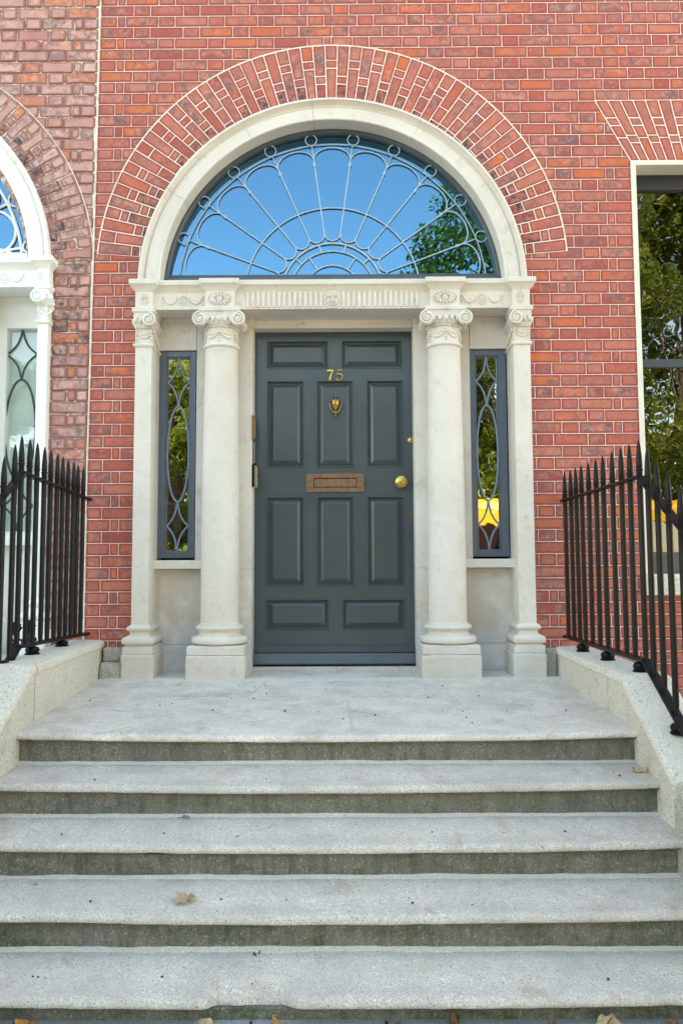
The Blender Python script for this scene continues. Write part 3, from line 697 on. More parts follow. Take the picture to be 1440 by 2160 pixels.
doorcase(CX0, 0, M['stone'], house)
doorcase(NX, .16, M['white'], nb, sides=(1,), detail=False, pw=.034)

# ------------------------------------------------------------------ fanlight
def arcpts(c, r_, a0, a1, y, n_=24): return [(c[0]+r_*math.cos(a0+(a1-a0)*i/n_), y, c[1]+r_*math.sin(a0+(a1-a0)*i/n_)) for i in range(n_+1)]
def fanlight(cx, dz, root, mframe, mlead, mglass, white=False):
    c = (cx, 2.56+dz); zb = 2.682+dz
    fr = MB(); n_ = 80
    prof = [(1.145, .12), (1.145, .072), (1.118, .072), (1.110, .080), (1.108, .086), (1.105, .094), (1.105, .12)]
    a0 = math.asin(.03/1.14)
    fr.loft([[(c[0]+r_*math.cos(a), y_, c[1]+r_*math.sin(a)) for r_, y_ in prof] for a in [a0+(math.pi-2*a0)*i/n_ for i in range(n_+1)]])
    fr.loft([rect(cx-1.12, cx+1.12, y_, .12, z_) for z_, y_ in ((2.588+dz, .060), (2.652+dz, .060), (2.660+dz, .070), (2.668+dz, .082), (2.682+dz, .088))])
    f = fr.build('fanlight_frame', mframe, root, smooth=True)
    g = MB(); R_ = 1.12; pts = [(c[0]+R_*math.cos(a), c[1]+R_*math.sin(a)) for a in [math.asin(.10/R_)+(math.pi-2*math.asin(.10/R_))*i/60 for i in range(61)]]
    g.prism(pts, .108, .112); g.build('fanlight_glass', mglass, f)
    t = MB(); y = .098; lo = zb-c[1]
    def clip_arc(r_, rad, n_=60):
        a_ = math.asin(min(1, lo/r_)); t.tube(arcpts(c, r_, a_, math.pi-a_, y, n_), rad, 7)
    if not white:
        clip_arc(1.040, .0040, 80); clip_arc(.590, .0050); clip_arc(.342, .0072, 40); clip_arc(.287, .0052, 40); clip_arc(.187, .0052, 30)
        sp = R(15.4); angs = [math.pi/2+sp*(k-4.5) for k in range(10)]
        for a in angs:
            t.tube([(c[0]+r_*math.cos(a), y, c[1]+r_*math.sin(a)) for r_ in (.385, .6, .8, .955)], lambda q: .0044+.0010*q, 7)
            t.tube([(c[0]+r_*math.cos(a), y, c[1]+r_*math.sin(a)) for r_ in (.945, .975, 1.045)], lambda q: .0062-.002*q, 7)
            t.tube([(c[0]+1.076*math.cos(a)+.038*math.cos(q), y-.008, c[1]+1.076*math.sin(a)+.038*math.sin(q)) for q in [2*math.pi*i/28 for i in range(28)]], .0042, 7, closed=True)
        for k in range(11):         # petals: round heads and small round feet between the spokes
            ac = math.pi/2+sp*(k-5)
            ux, uz = math.cos(ac), math.sin(ac); vx, vz = -uz, ux
            hr = .955*math.sin(sp/2)     # half width at the head
            P = []
            for i in range(25):
                th = math.pi*i/24; lx = hr*math.cos(th); lr = .955*math.cos(sp/2)-.026+.098*math.sin(th)**.85*1.0
                if i in (0, 24): lr -= .035
                P.append((c[0]+ux*lr+vx*lx*.985, y, c[1]+uz*lr+vz*lx*.985))
            P = [p for p in P if p[2] > zb-.002]
            if len(P) > 3: t.tube(P, .0046, 7)
            hb_ = .425*math.sin(sp/2); P = []
            for i in range(17):
                th = math.pi*i/16; lx = hb_*math.cos(th)*.97; lr = .415-.055*math.sin(th)
                P.append((c[0]+ux*lr+vx*lx, y, c[1]+uz*lr+vz*lx))
            P = [p for p in P if p[2] > zb-.002]
            if len(P) > 3: t.tube(P, .0044, 7)
        for a in [math.pi/2+R(31)*(k-1.5) for k in range(4)]:
            t.tube([(c[0]+r_*math.cos(a), y, c[1]+r_*math.sin(a)) for r_ in (.287, .342)], .0055, 6)
        for a in [math.pi/2+R(33)*(k-1) for k in (0, 2)]:
            t.tube([(c[0]+r_*math.cos(a), y, c[1]+r_*math.sin(a)) for r_ in (.187, .287)], .0050, 6)
    else:
        clip_arc(1.045, .011, 80)
        for k in range(10):
            a = R(9+18*k)
            t.tube([(c[0]+1.105*math.cos(a)+.048*math.cos(q), y, c[1]+1.105*math.sin(a)+.048*math.sin(q)) for q in [2*math.pi*i/28 for i in range(28)]], .0065, 7, closed=True)
        for k in range(11):
            a = R(0+18*k); rr = .150
            t.tube([(c[0]+.885*math.cos(a)+rr*math.cos(q), y, max(zb, c[1]+.885*math.sin(a)+rr*math.sin(q))) for q in [a-R(115)+R(230)*i/30 for i in range(31)]], .0095, 7)
            a = R(9+18*k)
            if k < 10: t.tube([(c[0]+r_*math.cos(a), y, c[1]+r_*math.sin(a)) for r_ in (.3, .6, .9, 1.045)], .0085, 7)
    t.build('fanlight_tracery', mlead, f, smooth=True)
fanlight(CX0, 0, house, M['fan_frame'], M['leading'], M['glass_fan'])
fanlight(NX, .16, nb, M['white'], M['white_lead'], M['glass_fan'], True)

# ------------------------------------------------------------------ sidelights
def sidelight(cx, z0, z1, hw, root, mframe, mlead, mglass, fw=.039, y=.160, rings=False, gl=None, out=0):
    f = MB(); cf = cx
    if out:
        e_ = (cx+out*(hw-.001), cx+out*(hw+.014)); f.box(min(e_), max(e_), y, y+.05, z0, z1)
    gz0, gz1 = z0+fw+.008, z1-fw-.006; gw = hw-fw
    for r_ in (0, 1):
        a, b, yy = ((0, fw, y), (fw-.001, fw+.009, y+.010))[r_]
        f.box(cx-hw+a, cx-hw+b, yy, y+.05, z0+a, z1-a); f.box(cx+hw-b, cx+hw-a, yy, y+.05, z0+a, z1-a)
        f.box(cx-hw+b, cx+hw-b, yy, y+.05, z0+a, z0+b+.008*(r_ == 0)); f.box(cx-hw+b, cx+hw-b, yy, y+.05, z1-b, z1-a)
    fo = f.build('sidelight_frame', mframe, root, bevel=.003)
    g = MB(); g.box(cx-gw, cx+gw, y+.022, y+.026, z0+fw, z1-fw); g.build('sidelight_glass', mglass, fo)
    t = MB(); yt = y+.015; H = gz1-gz0; rad = .0058 if not rings else .007
    w_ = gw-.008
    dh = H*.128
    def dia(zc):
        for sx_ in (-1, 1):
            for sz_ in (-1, 1):
                P = [(cx+sx_*w_*(1-u)**1.0*(1-.0*u)-sx_*w_*.42*math.sin(math.pi*u)*.45, yt, zc+sz_*dh*u*2*.5*(1) - sz_*dh*.20*math.sin(math.pi*u)*.45) for u in [i/14 for i in range(15)]]
                t.tube(P, rad, 7)
    dia(gz1-dh-.01*0); dia(gz0+dh)
    t.tube([(cx, yt, gz1+.004), (cx, yt, gz1-.03)], rad*1.3, 6); t.tube([(cx, yt, gz0-.004), (cx, yt, gz0+.03)], rad*1.3, 6)
    zc = (gz0+gz1)/2; eh = H/2-2*dh; 
    t.tube([(cx+w_*math.sin(a)*1.0, yt, zc+(eh+.004)*math.cos(a)) for a in [2*math.pi*i/64 for i in range(64)]], rad*1.1, 7, closed=True)
    if rings:
        for s in (-1, 1): t.tube([(cx+s*(w_+.012)+.017*math.cos(a), yt-.006, zc+.02+.020*math.sin(a)) for a in [2*math.pi*i/20 for i in range(20)]], .005, 6, closed=True)
    t.build('sidelight_tracery', mlead, fo, smooth=True)
    return fo
s1 = sidelight(-1.034, .775, 2.178, .119, house, M['frame'], M['side_lead'], M['glass_side'], out=-1)
s1['label'] = 'left sidelight reflecting green trees'
s2 = sidelight(1.052, .775, 2.175, .117, house, M['frame'], M['side_lead'], M['glass_side'], out=1)
s2['label'] = 'right sidelight with a yellow vehicle reflected low in the pane'
sidelight(-2.112, .925, 2.375, .130, nb, M['white'], M['dark_lead'], M['glass_clear'], fw=.018, y=.175, rings=True)
fi = MB(); fi.box(-1.984, -1.895, .172, .28, .955, 2.345); fi.box(-2.40, -2.241, .172, .28, .955, 2.345); fi.build('window_surround', M['white'], nb, bevel=.004)
cu = MB(); cu.box(-2.4, -1.90, .245, .25, .9, 2.5); cu.build('window_blind', M['curtain'], nb)
pn = MB(); pn.box(-2.45, -1.94, .165, .27, -.1, .862); pn.loft([rect(-2.45, -1.94, .12, .27, z_) for z_ in (.905, .955)]); pn.build('stone_panel', M['white'], nb, bevel=.003)
# paper notice taped inside the neighbour's sidelight
no = MB(); no.box(-2.128, -1.962, .212, .2130, 1.555, 1.672)
for zz, x0, x1 in ((1.657, .03, .97), (1.632, .08, .95), (1.618, .2, .85), (1.594, .18, .9), (1.580, .05, .97)):
    no.box(-2.12+.15*x0, -2.12+.15*x1, .2112, .2119, zz-.0013, zz+.0013, 1)
tag(no.build('paper_notice', [M['paper'], M['ink']]), 'white printed notice taped inside the left neighbour\'s narrow sidelight', 'notice')

# ------------------------------------------------------------------ the front door
DC = .024
door = MB(); YD = .300
panels = [(-.452, -.020, 2.088, 2.292), (.068, .496, 2.088, 2.292), (-.452, -.190, 1.396, 2.008), (-.106, .152, 1.396, 2.008), (.241, .496, 1.396, 2.008),
          (-.452, -.190, .582, 1.196), (-.106, .152, .582, 1.196), (.241, .496, .582, 1.196), (-.452, -.021, .282, .494), (.067, .496, .282, .494)]
DX0, DX1, DZ0, DZ1 = -.545, .592, .05, 2.40
xs = sorted({DX0, DX1, *[v for p in panels for v in p[:2]]}); zs = sorted({.186, DZ1, *[v for p in panels for v in p[2:]]})
for i in range(len(xs)-1):
    for j in range(len(zs)-1):
        mx_, mz_ = (xs[i]+xs[i+1])/2, (zs[j]+zs[j+1])/2
        if not any(p[0] < mx_ < p[1] and p[2] < mz_ < p[3] for p in panels):
            door.quad([(xs[i], YD, zs[j]), (xs[i+1], YD, zs[j]), (xs[i+1], YD, zs[j+1]), (xs[i], YD, zs[j+1])])
for x0, x1, z0, z1 in panels:
    S = [(0, 0), (.002, -.005), (.008, -.005), (.011, .006), (.014, .014), (.018, .018), (.022, .018), (.023, .016), (.048, .003), (.050, -.001)]
    door.loft([[(x0+d, YD+h, z0+d), (x1-d, YD+h, z0+d), (x1-d, YD+h, z1-d), (x0+d, YD+h, z1-d)] for d, h in S], caps=False)
    d, h = S[-1]; door.quad([(x0+d, YD+h, z0+d), (x1-d, YD+h, z0+d), (x1-d, YD+h, z1-d), (x0+d, YD+h, z1-d)])
door.box(DX0, DX1, YD+.025, YD+.06, DZ0, DZ1)
door_o = door.build('door', M['door'], house, weld=True); door_o['label'] = 'dark grey panelled front door with brass fittings'
wb = MB()
wb.loft([[(DX0, YD+.03, z_), (DX1, YD+.03, z_), (DX1, YD-y_, z_), (DX0, YD-y_, z_)] for z_, y_ in ((.136, .020), (.166, .020), (.172, .019), (.187, .002))])
wb.loft([[(DX0, YD+.03, z_), (DX1, YD+.03, z_), (DX1, YD-y_, z_), (DX0, YD-y_, z_)] for z_, y_ in ((.058, .050), (.066, .052), (.131, .028), (.1315, .0))])
wb.build('weather_board', M['door'], door_o, bevel=.0015)
# numerals: variable-width strokes
def stroke(mb, P, y0, y1):
    P = [(Vector((x, z)), w_) for x, z, w_ in P]; L = []; Rr = []
    for i, (p, w_) in enumerate(P):
        d = (P[min(i+1, len(P)-1)][0]-P[max(i-1, 0)][0]).normalized(); n_ = Vector((-d.y, d.x))
        L.append(p+n_*w_/2); Rr.append(p-n_*w_/2)
    for i in range(len(P)-1):
        q = [L[i], L[i+1], Rr[i+1], Rr[i]]
        mb.prism([(v.x, v.y) for v in q], y0, y1)
def bez(p0, p1, p2, p3, w0, w1, n_=10):
    o = []
    for i in range(n_+1):
        t = i/n_; a, b, c_, d = (1-t)**3, 3*t*(1-t)**2, 3*t*t*(1-t), t**3
        o.append((a*p0[0]+b*p1[0]+c_*p2[0]+d*p3[0], a*p0[1]+b*p1[1]+c_*p2[1]+d*p3[1], w0+(w1-w0)*math.sin(math.pi*t) if w1 else w0))
    return o
num = MB(); zq = 2.006; xq = -.030
stroke(num, [(xq+.002, zq+.070, .011), (xq+.044, zq+.070, .011)], .290, .299)
stroke(num, [(xq+.004, zq+.055, .003), (xq+.002, zq+.074, .004)], .2905, .2985)
stroke(num, [(xq+.043, zq+.073, .004), (xq+.030, zq+.045, .008), (xq+.021, zq+.020, .012), (xq+.020, zq+.002, .013)], .2895, .2995)
num.build('numeral_seven', M['brass'], door_o)
num = MB(); xq = .030
stroke(num, [(xq+.012, zq+.071, .010), (xq+.044, zq+.071, .010)], .290, .299)
stroke(num, [(xq+.014, zq+.072, .004), (xq+.009, zq+.040, .004)], .2905, .2985)
stroke(num, bez((xq+.009, zq+.040), (xq+.030, zq+.056), (xq+.052, zq+.040), (xq+.046, zq+.020), .004, .014)+bez((xq+.046, zq+.020), (xq+.042, zq+.000), (xq+.018, zq-.004), (xq+.004, zq+.006), .010, .006), .2897, .2993)
num.lathe([(.006, .0), (.006, -.008)], (xq+.005, .299, zq+.010), 12, 'Y')
num.build('numeral_five', M['brass_dull'], door_o)
# urn knocker
kn = MB(); kx = .028; ky = .288
kn.lathe([(r_, z_) for r_, z_ in [(.001, 1.930), (.003, 1.920), (.006, 1.912), (.003, 1.905), (.004, 1.893), (.013, 1.889), (.014, 1.885), (.005, 1.879), (.007, 1.870), (.022, 1.864), (.036, 1.860), (.037, 1.850), (.032, 1.847)]], (kx, ky, 0), 24)
kn.build('knocker_finial', M['brass_dull'], door_o, smooth=True); kn = MB(); kn.lathe([(r_, z_) for r_, z_ in [(.008, 1.794), (.006, 1.786), (.015, 1.780), (.013, 1.772), (.006, 1.768), (.010, 1.760), (.007, 1.750), (.003, 1.745), (.001, 1.735)]], (kx, ky, 0), 20)
kn.build('knocker_striker', M['brass_dull'], door_o, smooth=True)
bo = MB(); bo.lathe([(r_, z_) for r_, z_ in [(.031, 1.848), (.030, 1.838), (.026, 1.822), (.018, 1.808), (.009, 1.797), (.007, 1.793)]], (kx, ky-.004, 0), 24); bo.build('knocker_urn', M['brass'], door_o, smooth=True)
ha = MB(); ha.tube([(kx+.040*math.cos(a), ky-.012, 1.846+.068*math.sin(a)*(1.05)) for a in [math.pi+math.pi*i/24 for i in range(25)]], lambda t: .0032+.004*math.exp(-((t-.5)/.12)**2), 8)
ha.build('knocker_handle', M['brass_dull'], door_o, smooth=True)
lb = MB(); lx0, lx1, lz0, lz1 = -.176, .224, 1.225, 1.353
lb.box(lx0, lx1, .290, .2985, lz0, lz0+.032); lb.box(lx0, lx1, .290, .2985, lz1-.030, lz1); lb.box(lx0, lx0+.052, .290, .2985, lz0+.032, lz1-.030); lb.box(lx1-.052, lx1, .290, .2985, lz0+.032, lz1-.030)
lo_ = lb.build('letterbox', M['copper'], door_o, bevel=.002)
fl = MB(); fl.box(lx0+.057, lx1-.056, .2945, .2984, lz0+.037, lz1-.035); fl.build('letterbox_flap', M['copper'], door_o, bevel=.0015)
gp = MB(); gp.box(lx0+.052, lx1-.052, .2988, .2995, lz0+.032, lz1-.030); gp.build('letterbox_slot', M['dark_gap'], door_o)
kb = MB(); kb.lathe([(.040, .299), (.040, .294), (.034, .290), (.016, .288), (.014, .268), (.026, .262), (.040, .252), (.044, .240), (.040, .228), (.026, .220), (.010, .217), (.001, .2165)], (.474, 0, 1.288), 8*3, 'Y')
kb.build('door_knob', M['brass'], door_o, smooth=True)
lk = MB(); lk.lathe([(.021, .2995), (.020, .290), (.014, .286), (.001, .285)], (.545, 0, 1.582), 24, 'Y'); lk.build('cylinder_lock', M['brass'], door_o, smooth=True)
k2 = MB(); k2.box(.5430, .5465, .2835, .286, 1.576, 1.588); k2.build('lock_keyhole', M['dark_gap'], door_o)
es = MB(); es.box(.535, .562, .294, .2995, 1.055, 1.086); es.build('escutcheon', M['copper'], door_o, bevel=.001)
k3 = MB(); k3.lathe([(.005, .2945), (.005, .2935)], (.5485, 0, 1.075), 12, 'Y'); k3.box(.5465, .5505, .2935, .2945, 1.060, 1.074); k3.build('keyhole', M['dark_gap'], door_o)
th = MB(); th.loft([rect(-.545, .592, .200, .36, -.02), rect(-.545, .592, .200, .36, .030), rect(-.545, .592, .222, .36, .046)]); th.build('threshold', M['tread'], house)
dg = MB(); dg.box(-.53, .575, .262, .30, .047, .0575); dg.build('door_gap_shade', M['dark_gap'], house)  # solid black strip painting the shade of the gap under the door
# entry phones on the left jamb
ip = MB(); ip.box(-.532, -.520, .150, .245, 1.568, 1.735); io = ip.build('entry_phone', M['copper'], house, bevel=.003)
io['label'] = 'bronze plate entry phone, upper of the two on the jamb'
sc_ = MB(); sc_.box(-.5205, -.514, .170, .230, 1.585, 1.715)
for yy, zz in ((.160, 1.575), (.160, 1.728), (.238, 1.575), (.238, 1.728)): sc_.lathe([(.003, -.002), (.001, .003)], (-.5195, yy, zz), 8)
sc_.build('button_panel', M['brass_dull'], io)
ip = MB(); ip.box(-.532, -.506, .165, .250, 1.255, 1.395); io = ip.build('door_bell', M['cream_plastic'], house, bevel=.003)
io['label'] = 'cream bell box, lower of the two on the jamb'
sc_ = MB(); sc_.box(-.5065, -.5045, .158, .172, 1.250, 1.400); sc_.lathe([(.006, 0), (.004, .004), (.001, .006)], (-.503, .205, 1.33), 10); sc_.box(-.534, -.515, .158, .165, 1.250, 1.400)
sc_.build('bell_casing', M['iron'], io)
sc_ = MB(); sc_.lathe([(.012, 0), (.015, .006), (.012, .014), (.001, .016)], (-.520, .190, 1.398), 14); sc_.tube([(-.527, .180, 1.41), (-.527, .180, 1.56)], .004, 6); sc_.build('bell_cable', M['iron'], io, smooth=True)

# ------------------------------------------------------------------ right-hand sash window
rv = MB()
rw = .030
for (a, b, c_, d) in ((WX0-.004, WX0+rw, WZ0, WZ1+.003), (WX1-rw, WX1+.004, WZ0, WZ1+.003), (WX0+rw, WX1-rw, WZ1-rw, WZ1+.003)):
    rv.box(a, b, -.008, .16, c_, d)
rv.build('window_reveal', M['reveal'], house, bevel=.002)
wf = MB(); y = .125
a, b = WX0+rw, WX1-rw
wf.box(a, a+.030, y, y+.05, WZ0, WZ1-rw, 0); wf.box(b-.03, b, y, y+.05, WZ0, WZ1-rw, 0); wf.box(a+.03, b-.03, y, y+.05, WZ1-rw-.105, WZ1-rw, 0)
wfo = wf.build('window', M['window_paint'], house, bevel=.003); wfo['label'] = 'tall sash window at the right edge'
for za, zb_ in ((2.045, 2.100), (WZ0, .80)): sh = MB(); sh.box(a+.031, b-.031, y+.012, y+.05, za, zb_); sh.build('sash_rail', M['sash_grey'], wfo, bevel=.003)
g = MB(); g.box(a+.028, b-.028, y+.028, y+.032, WZ0+.02, WZ1-rw-.1); g.build('window_glass', M['glass_win'], wfo)
si = MB(); si.loft([rect(WX0-.025, WX1+.025, y0_, .16, z_) for z_, y0_ in ((.520, -.055), (.528, -.060), (.640, -.060), (.650, -.052), (.657, -.02))]); si.build('granite_sill', M['kerb'], house, bevel=.004)
bl = MB(); bl.box(WX0+.05, WX1-.05, .24, .245, .7, .98); bl.build('window_board', M['sash_grey'], house)

# ------------------------------------------------------------------ steps
steps = tag(empty('stone_steps', (0, -1.45, 0)), 'worn grey granite landing and steps with mossy risers leading up to the door', 'steps')
NY = [-1.45, -1.6785, -1.907, -2.1355, -2.364]; ZS = [-.025, -.184, -.343, -.502, -.661]
def sn(x, s, seed): return noise.noise(Vector((x*s, seed*7.3, seed*1.7)))
chips = {2: [(-.652, .055, .030)], 4: [(-.215, .150, .052)], 1: [(-.9, .04, .006)]}
def hwid(i, y): return 1.47
for i in range(5):
    y0 = NY[i]; z0 = ZS[i]; yb = .32 if i == 0 else NY[i-1]+.05
    zb = z0+(.054 if i == 0 else .014)
    nx = 260; L = -1.50; RR_ = 1.50
    if i >= 3: L, RR_ = -1.62, 1.62
    mb = MB(); rings = []; seg = []
    zlow = (ZS[i+1]-.02 if i < 4 else -.80)
    for q in range(nx+1):
        x = L+(RR_-L)*q/nx
        sag = -.018*max(0, (1-(x/1.4)**2))
        wv = .0035*sn(x, 2.1, i+1)+.0016*sn(x, 14, i+2)
        cy = 0; cz = 0
        for (c_, w_, d_) in chips.get(i, []):
            t = (x-c_)/w_
            if i == 4: f = max(0, min(1, (1.0-t)*2.6))*max(0, min(1, (t+1)*6)) if abs(t) < 1 else 0
            else: f = max(0, 1-t*t)
            f *= 1+.35*sn(x, 40, 9)
            cy += d_*f; cz += d_*.55*f
        zt = z0+sag+wv; yn = y0+.0035*sn(x, 3.1, i+5)+.0015*sn(x, 22, i+6)
        nr = .025
        P = [(yb, zb), (y0+.80*(yb-y0), z0+.8*(zb-z0)+sag*.12), (y0+.60*(yb-y0), z0+.55*(zb-z0)+sag*.4), (y0+.42*(yb-y0), z0+.36*(zb-z0)+sag*.65), (y0+(.40 if i == 0 else .104), zt+(.011 if i == 0 else .0045)), (yn+.045+cy, zt+.002-cz*.1), (yn+.030+cy, zt-cz*.35)]
        for k in range(1, 7):
            a = math.pi/2+math.pi/2*k/6*1.0
            P.append((yn+nr+nr*math.cos(a)+cy, zt-nr+nr*math.sin(a)-cz*.6))
        lipz = zt-nr
        P += [(yn+.002+cy, lipz-.004-cz*.5), (yn+.007+cy, lipz-.008-cz*.4), (yn+.018+cy*.85, lipz-.010-cz*.2), (yn+.020+cy*.8, lipz-.014), (yn+.027+cy*.6, lipz-.018), (yn+.036, lipz-.020), (yn+.038, lipz-.05), (yn+.038, zlow), (yb, zlow)]
        rings.append([(x, p[0], p[1]) for p in P])
    k = len(rings[0]); n0 = len(mb.v)
    for r_ in rings: mb.v += r_
    for q in range(nx):
        for j in range(k):
            a_ = n0+q*k+j; b_ = n0+q*k+(j+1) % k
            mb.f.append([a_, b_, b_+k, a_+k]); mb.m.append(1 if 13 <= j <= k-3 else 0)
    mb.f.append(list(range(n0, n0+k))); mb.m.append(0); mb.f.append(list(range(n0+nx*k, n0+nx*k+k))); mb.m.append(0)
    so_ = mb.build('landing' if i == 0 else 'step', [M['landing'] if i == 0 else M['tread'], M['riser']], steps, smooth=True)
    if i > 0:   # cement fillet along the back of the tread
        fb = MB(); rg = []
        for q in range(161):
            x = -1.46+2.92*q/160; w_ = .020+.010*sn(x, 5, i+11)+.007*sn(x, 30, i); yr = NY[i-1]+.040
            rg.append([(x, yr, z0+.010), (x, yr, z0+.024+.003*sn(x, 9, i+3)), (x, yr-.010, z0+.0165+.002*sn(x, 13, i)), (x, yr-w_, z0+.0105), (x, yr-w_-.008, z0+.002)])
        fb.loft(rg); fb.build('cement_fillet', M['fillet'], so_, smooth=True)
def lz(x, y):     # surface of the landing
    sag = -.018*max(0, (1-(x/1.4)**2)); z0 = ZS[0]
    pts = [(.32, z0+.054), (-.034-.0, z0+.0432+sag*.12), (-.388, z0+.0297+sag*.4), (-.7066, z0+.0194+sag*.65), (-1.05, z0+sag+.011), (-1.405, z0+sag+.002)]
    for (ya, za), (yb_, zb_) in zip(pts[:-1], pts[1:]):
        if yb_ <= y <= ya: return za+(zb_-za)*(y-ya)/(yb_-ya)
    return z0+sag
for pa, pb in (((-.40, -.20), (-.46, -.66)), ((.52, -.20), (.60, -.66)), ((-1.25, -.64), (1.22, -.67)), ((.10, -.68), (.12, -1.39)), ((-.98, -.67), (-1.02, -1.39))):
    jb = MB(); rg = []; vx, vy = pb[0]-pa[0], pb[1]-pa[1]; ll = math.hypot(vx, vy); nx_, ny_ = -vy/ll, vx/ll
    for q in range(41):
        t = q/40; x = pa[0]+vx*t+.003*sn(t*5, 2, 31); y = pa[1]+vy*t+.003*sn(t*5, 2, 33); h = .0018+.0009*sn(t*9, 3, 5)
        rg.append([(x-nx_*h, y-ny_*h, lz(x, y)-.003), (x-nx_*h*.8, y-ny_*h*.8, lz(x, y)+.0045), (x+nx_*h*.8, y+ny_*h*.8, lz(x, y)+.0045), (x+nx_*h, y+ny_*h, lz(x, y)-.003)])
    jb.loft(rg); jb.build('slab_joint', M['fillet'], steps)
# cement smear where the doorcase meets the landing
fb = MB(); rg = []
for q in range(121):
    x = -1.42+2.84*q/120; w_ = .035+.02*sn(x, 4, 3)+.008*sn(x, 20, 4); rg.append([(x, -.09, .012), (x, -.09, .0215), (x, -.125-w_*.4, .0165), (x, -.14-w_, .004)])
fb.loft(rg)
fb.build('cement_patch', M['fillet'], steps, smooth=True)

# ------------------------------------------------------------------ wing walls (kerbs) beside the steps
def wing(name, s, label, zt0, xi):
    root = tag(empty(name, (s*1.5, -1.0, -.2)), label, 'wall')
    def top(y): return zt0 if y > -1.29 else zt0+(y+1.29)*.62
    def inner(y): return xi(y)
    blocks = ([.0, -1.045], [-1.053, -1.84], [-1.85, -3.0]) if s > 0 else ([.02, -1.225], [-1.235, -2.1], [-2.11, -3.0])
    for bi, (ya, yb) in enumerate(blocks):
        n_ = 40; mb = MB(); rg = []
        for q in range(n_+1):
            y = ya+(yb-ya)*q/n_; X = inner(y); t = top(y); o = 1.5*.0
            w1 = .004*noise.noise(Vector((y*9, s, 1)))+.0025*noise.noise(Vector((y*30, s, 2)))
            X2 = X+.235
            e = .010
            if bi == 2: e = -.012; w1 *= 2
            if bi == 2: t -= .012
            rg.append([(s*(X+w1+e), y, -1.0), (s*(X+w1+e), y, t-.055), (s*(X+w1+e-.003), y, t-.048), (s*(X+w1+.0), y, t-.043), (s*(X+w1-.002), y, t-.022), (s*(X+w1+.006), y, t-.006), (s*(X+w1+.022), y, t+w1*.5),
                       (s*(X+.12), y, t+.003), (s*(X2-.02), y, t), (s*X2, y, t-.02), (s*X2, y, -1.0)])
        mb.loft(rg)
        mb.build('granite_block', M['kerb'] if bi < 2 else M['kerb_rough'], root, smooth=True, bevel=None)
    return root
wing('wing_wall', 1, 'pale granite wing wall to the right of the steps, sloping down with the railing', .200, lambda y: 1.42-.045*min(1, max(0, -y)/1.45)+.02*max(0, -y-1.45))
wing('wing_wall', -1, 'pale rough granite wing wall to the left of the steps, under the iron railing', .252, lambda y: 1.455-.08*min(1, max(0, -y)/1.4)+.02*max(0, -y-1.45))
# rubble pad between the left wing wall and the pilaster
ru = MB(); ru.loft([rect(-1.455, -1.30, -.075-o, .03, z_) for z_, o in ((-.02, .02), (.05, .015), (.08, .012), (.115, .0))]); ru.loft([rect(-1.45, -1.315, -.04, .03, z_) for z_ in (.115, .205)])
tag(worn(ru.build('corner_block', M['kerb_rough'], bevel=.012), .016), 'small mossy stone block wedged between the left wing wall and the doorcase plinth', 'stone block')
ru = MB(); ru.loft([rect(1.36, 1.425, -.03, .03, z_) for z_ in (-.02, .19)])
tag(ru.build('corner_block', M['kerb_rough'], bevel=.006), 'narrow dark stone upstand wedged between the right wing wall and the doorcase plinth', 'stone block')

# ------------------------------------------------------------------ railings
def railing(s, label, xf, ys, zt, zr, zb, ybend, slope, feet, y_end):
    root = tag(empty('iron_railing', (s*1.53, -.9, .2)), label, 'railing', 'spearhead railings beside the steps')
    def off(y): return 0 if y > ybend else (y-ybend)*slope
    for y in ys:
        x = xf(y); T = zt(y)+off(y); Bz = zb(y)+off(y)
        mb = MB(); jx = random.uniform(-.002, .002)
        rr = .0135
        def oct_(z_, r_, k=8): return [(x+jx*(z_-Bz)+r_*math.cos(a), y+r_*math.sin(a), z_) for a in [math.pi/8+math.pi/4*i for i in range(8)]]
        tc = T-.145
        mb.loft([oct_(Bz-.012, rr*.8), oct_(Bz+.02, rr*.9), oct_(Bz+.06, rr), oct_(T-.30, rr), oct_(tc-.008, rr*1.05), oct_(tc-.003, rr*1.25), oct_(tc+.004, rr*1.25), oct_(tc+.007, rr*.95),
                 oct_(tc+.012, rr*1.12), oct_(tc+.06, rr*.98), oct_(tc+.11, rr*.68), oct_(T-.012, rr*.38), oct_(T, rr*.08)])
        mb.build('bar', M['iron'], root, smooth=True)
    for nm, zf, hw_, th_ in (('top_rail', zr, .021, .007), ('bottom_rail', zb, .023, .009)):
        mb = MB(); Y = [ys_ for ys_ in [.05, 0, ybend, y_end]]
        rg = []
        for y in Y:
            x = xf(y); z_ = zf(y)+off(y)
            if y == 0: continue
            rg.append([(x-hw_, y, z_-th_), (x+hw_, y, z_-th_), (x+hw_, y, z_+th_), (x-hw_, y, z_+th_)])
        mb.loft(rg); mb.build(nm, M['iron'], root, bevel=.003)
    for y, zk in feet:
        x = xf(y); mb = MB(); z1 = zb(y)+off(y)-.008; h = z1-zk
        mb.lathe([(.038, -.004), (.040, .004), (.032, .008), (.034, .016), (.038, .5*h), (.030, .8*h), (.014, .92*h), (.013, h+.004)], (x, y, zk), 20); mb.build('ball_foot', M['iron'], root, smooth=True)
    return root
kr = lambda y: .203 if y > -1.29 else .203+(y+1.29)*.62
ysR = [-.049, -.170, -.286, -.394, -.519, -.649, -.773, -.913, -1.044, -1.156, -1.285, -1.377, -1.483, -1.596, -1.714, -1.83, -1.95, -2.07, -2.19, -2.31]
railing(1, 'black iron spearhead railing to the right of the steps', lambda y: 1.50, ysR, lambda y: 1.311, lambda y: 1.132, lambda y: .262, -1.285, .62,
        [(-.33, .203), (-.76, .203), (-1.22, .203), (-1.62, kr(-1.62))], -2.45)
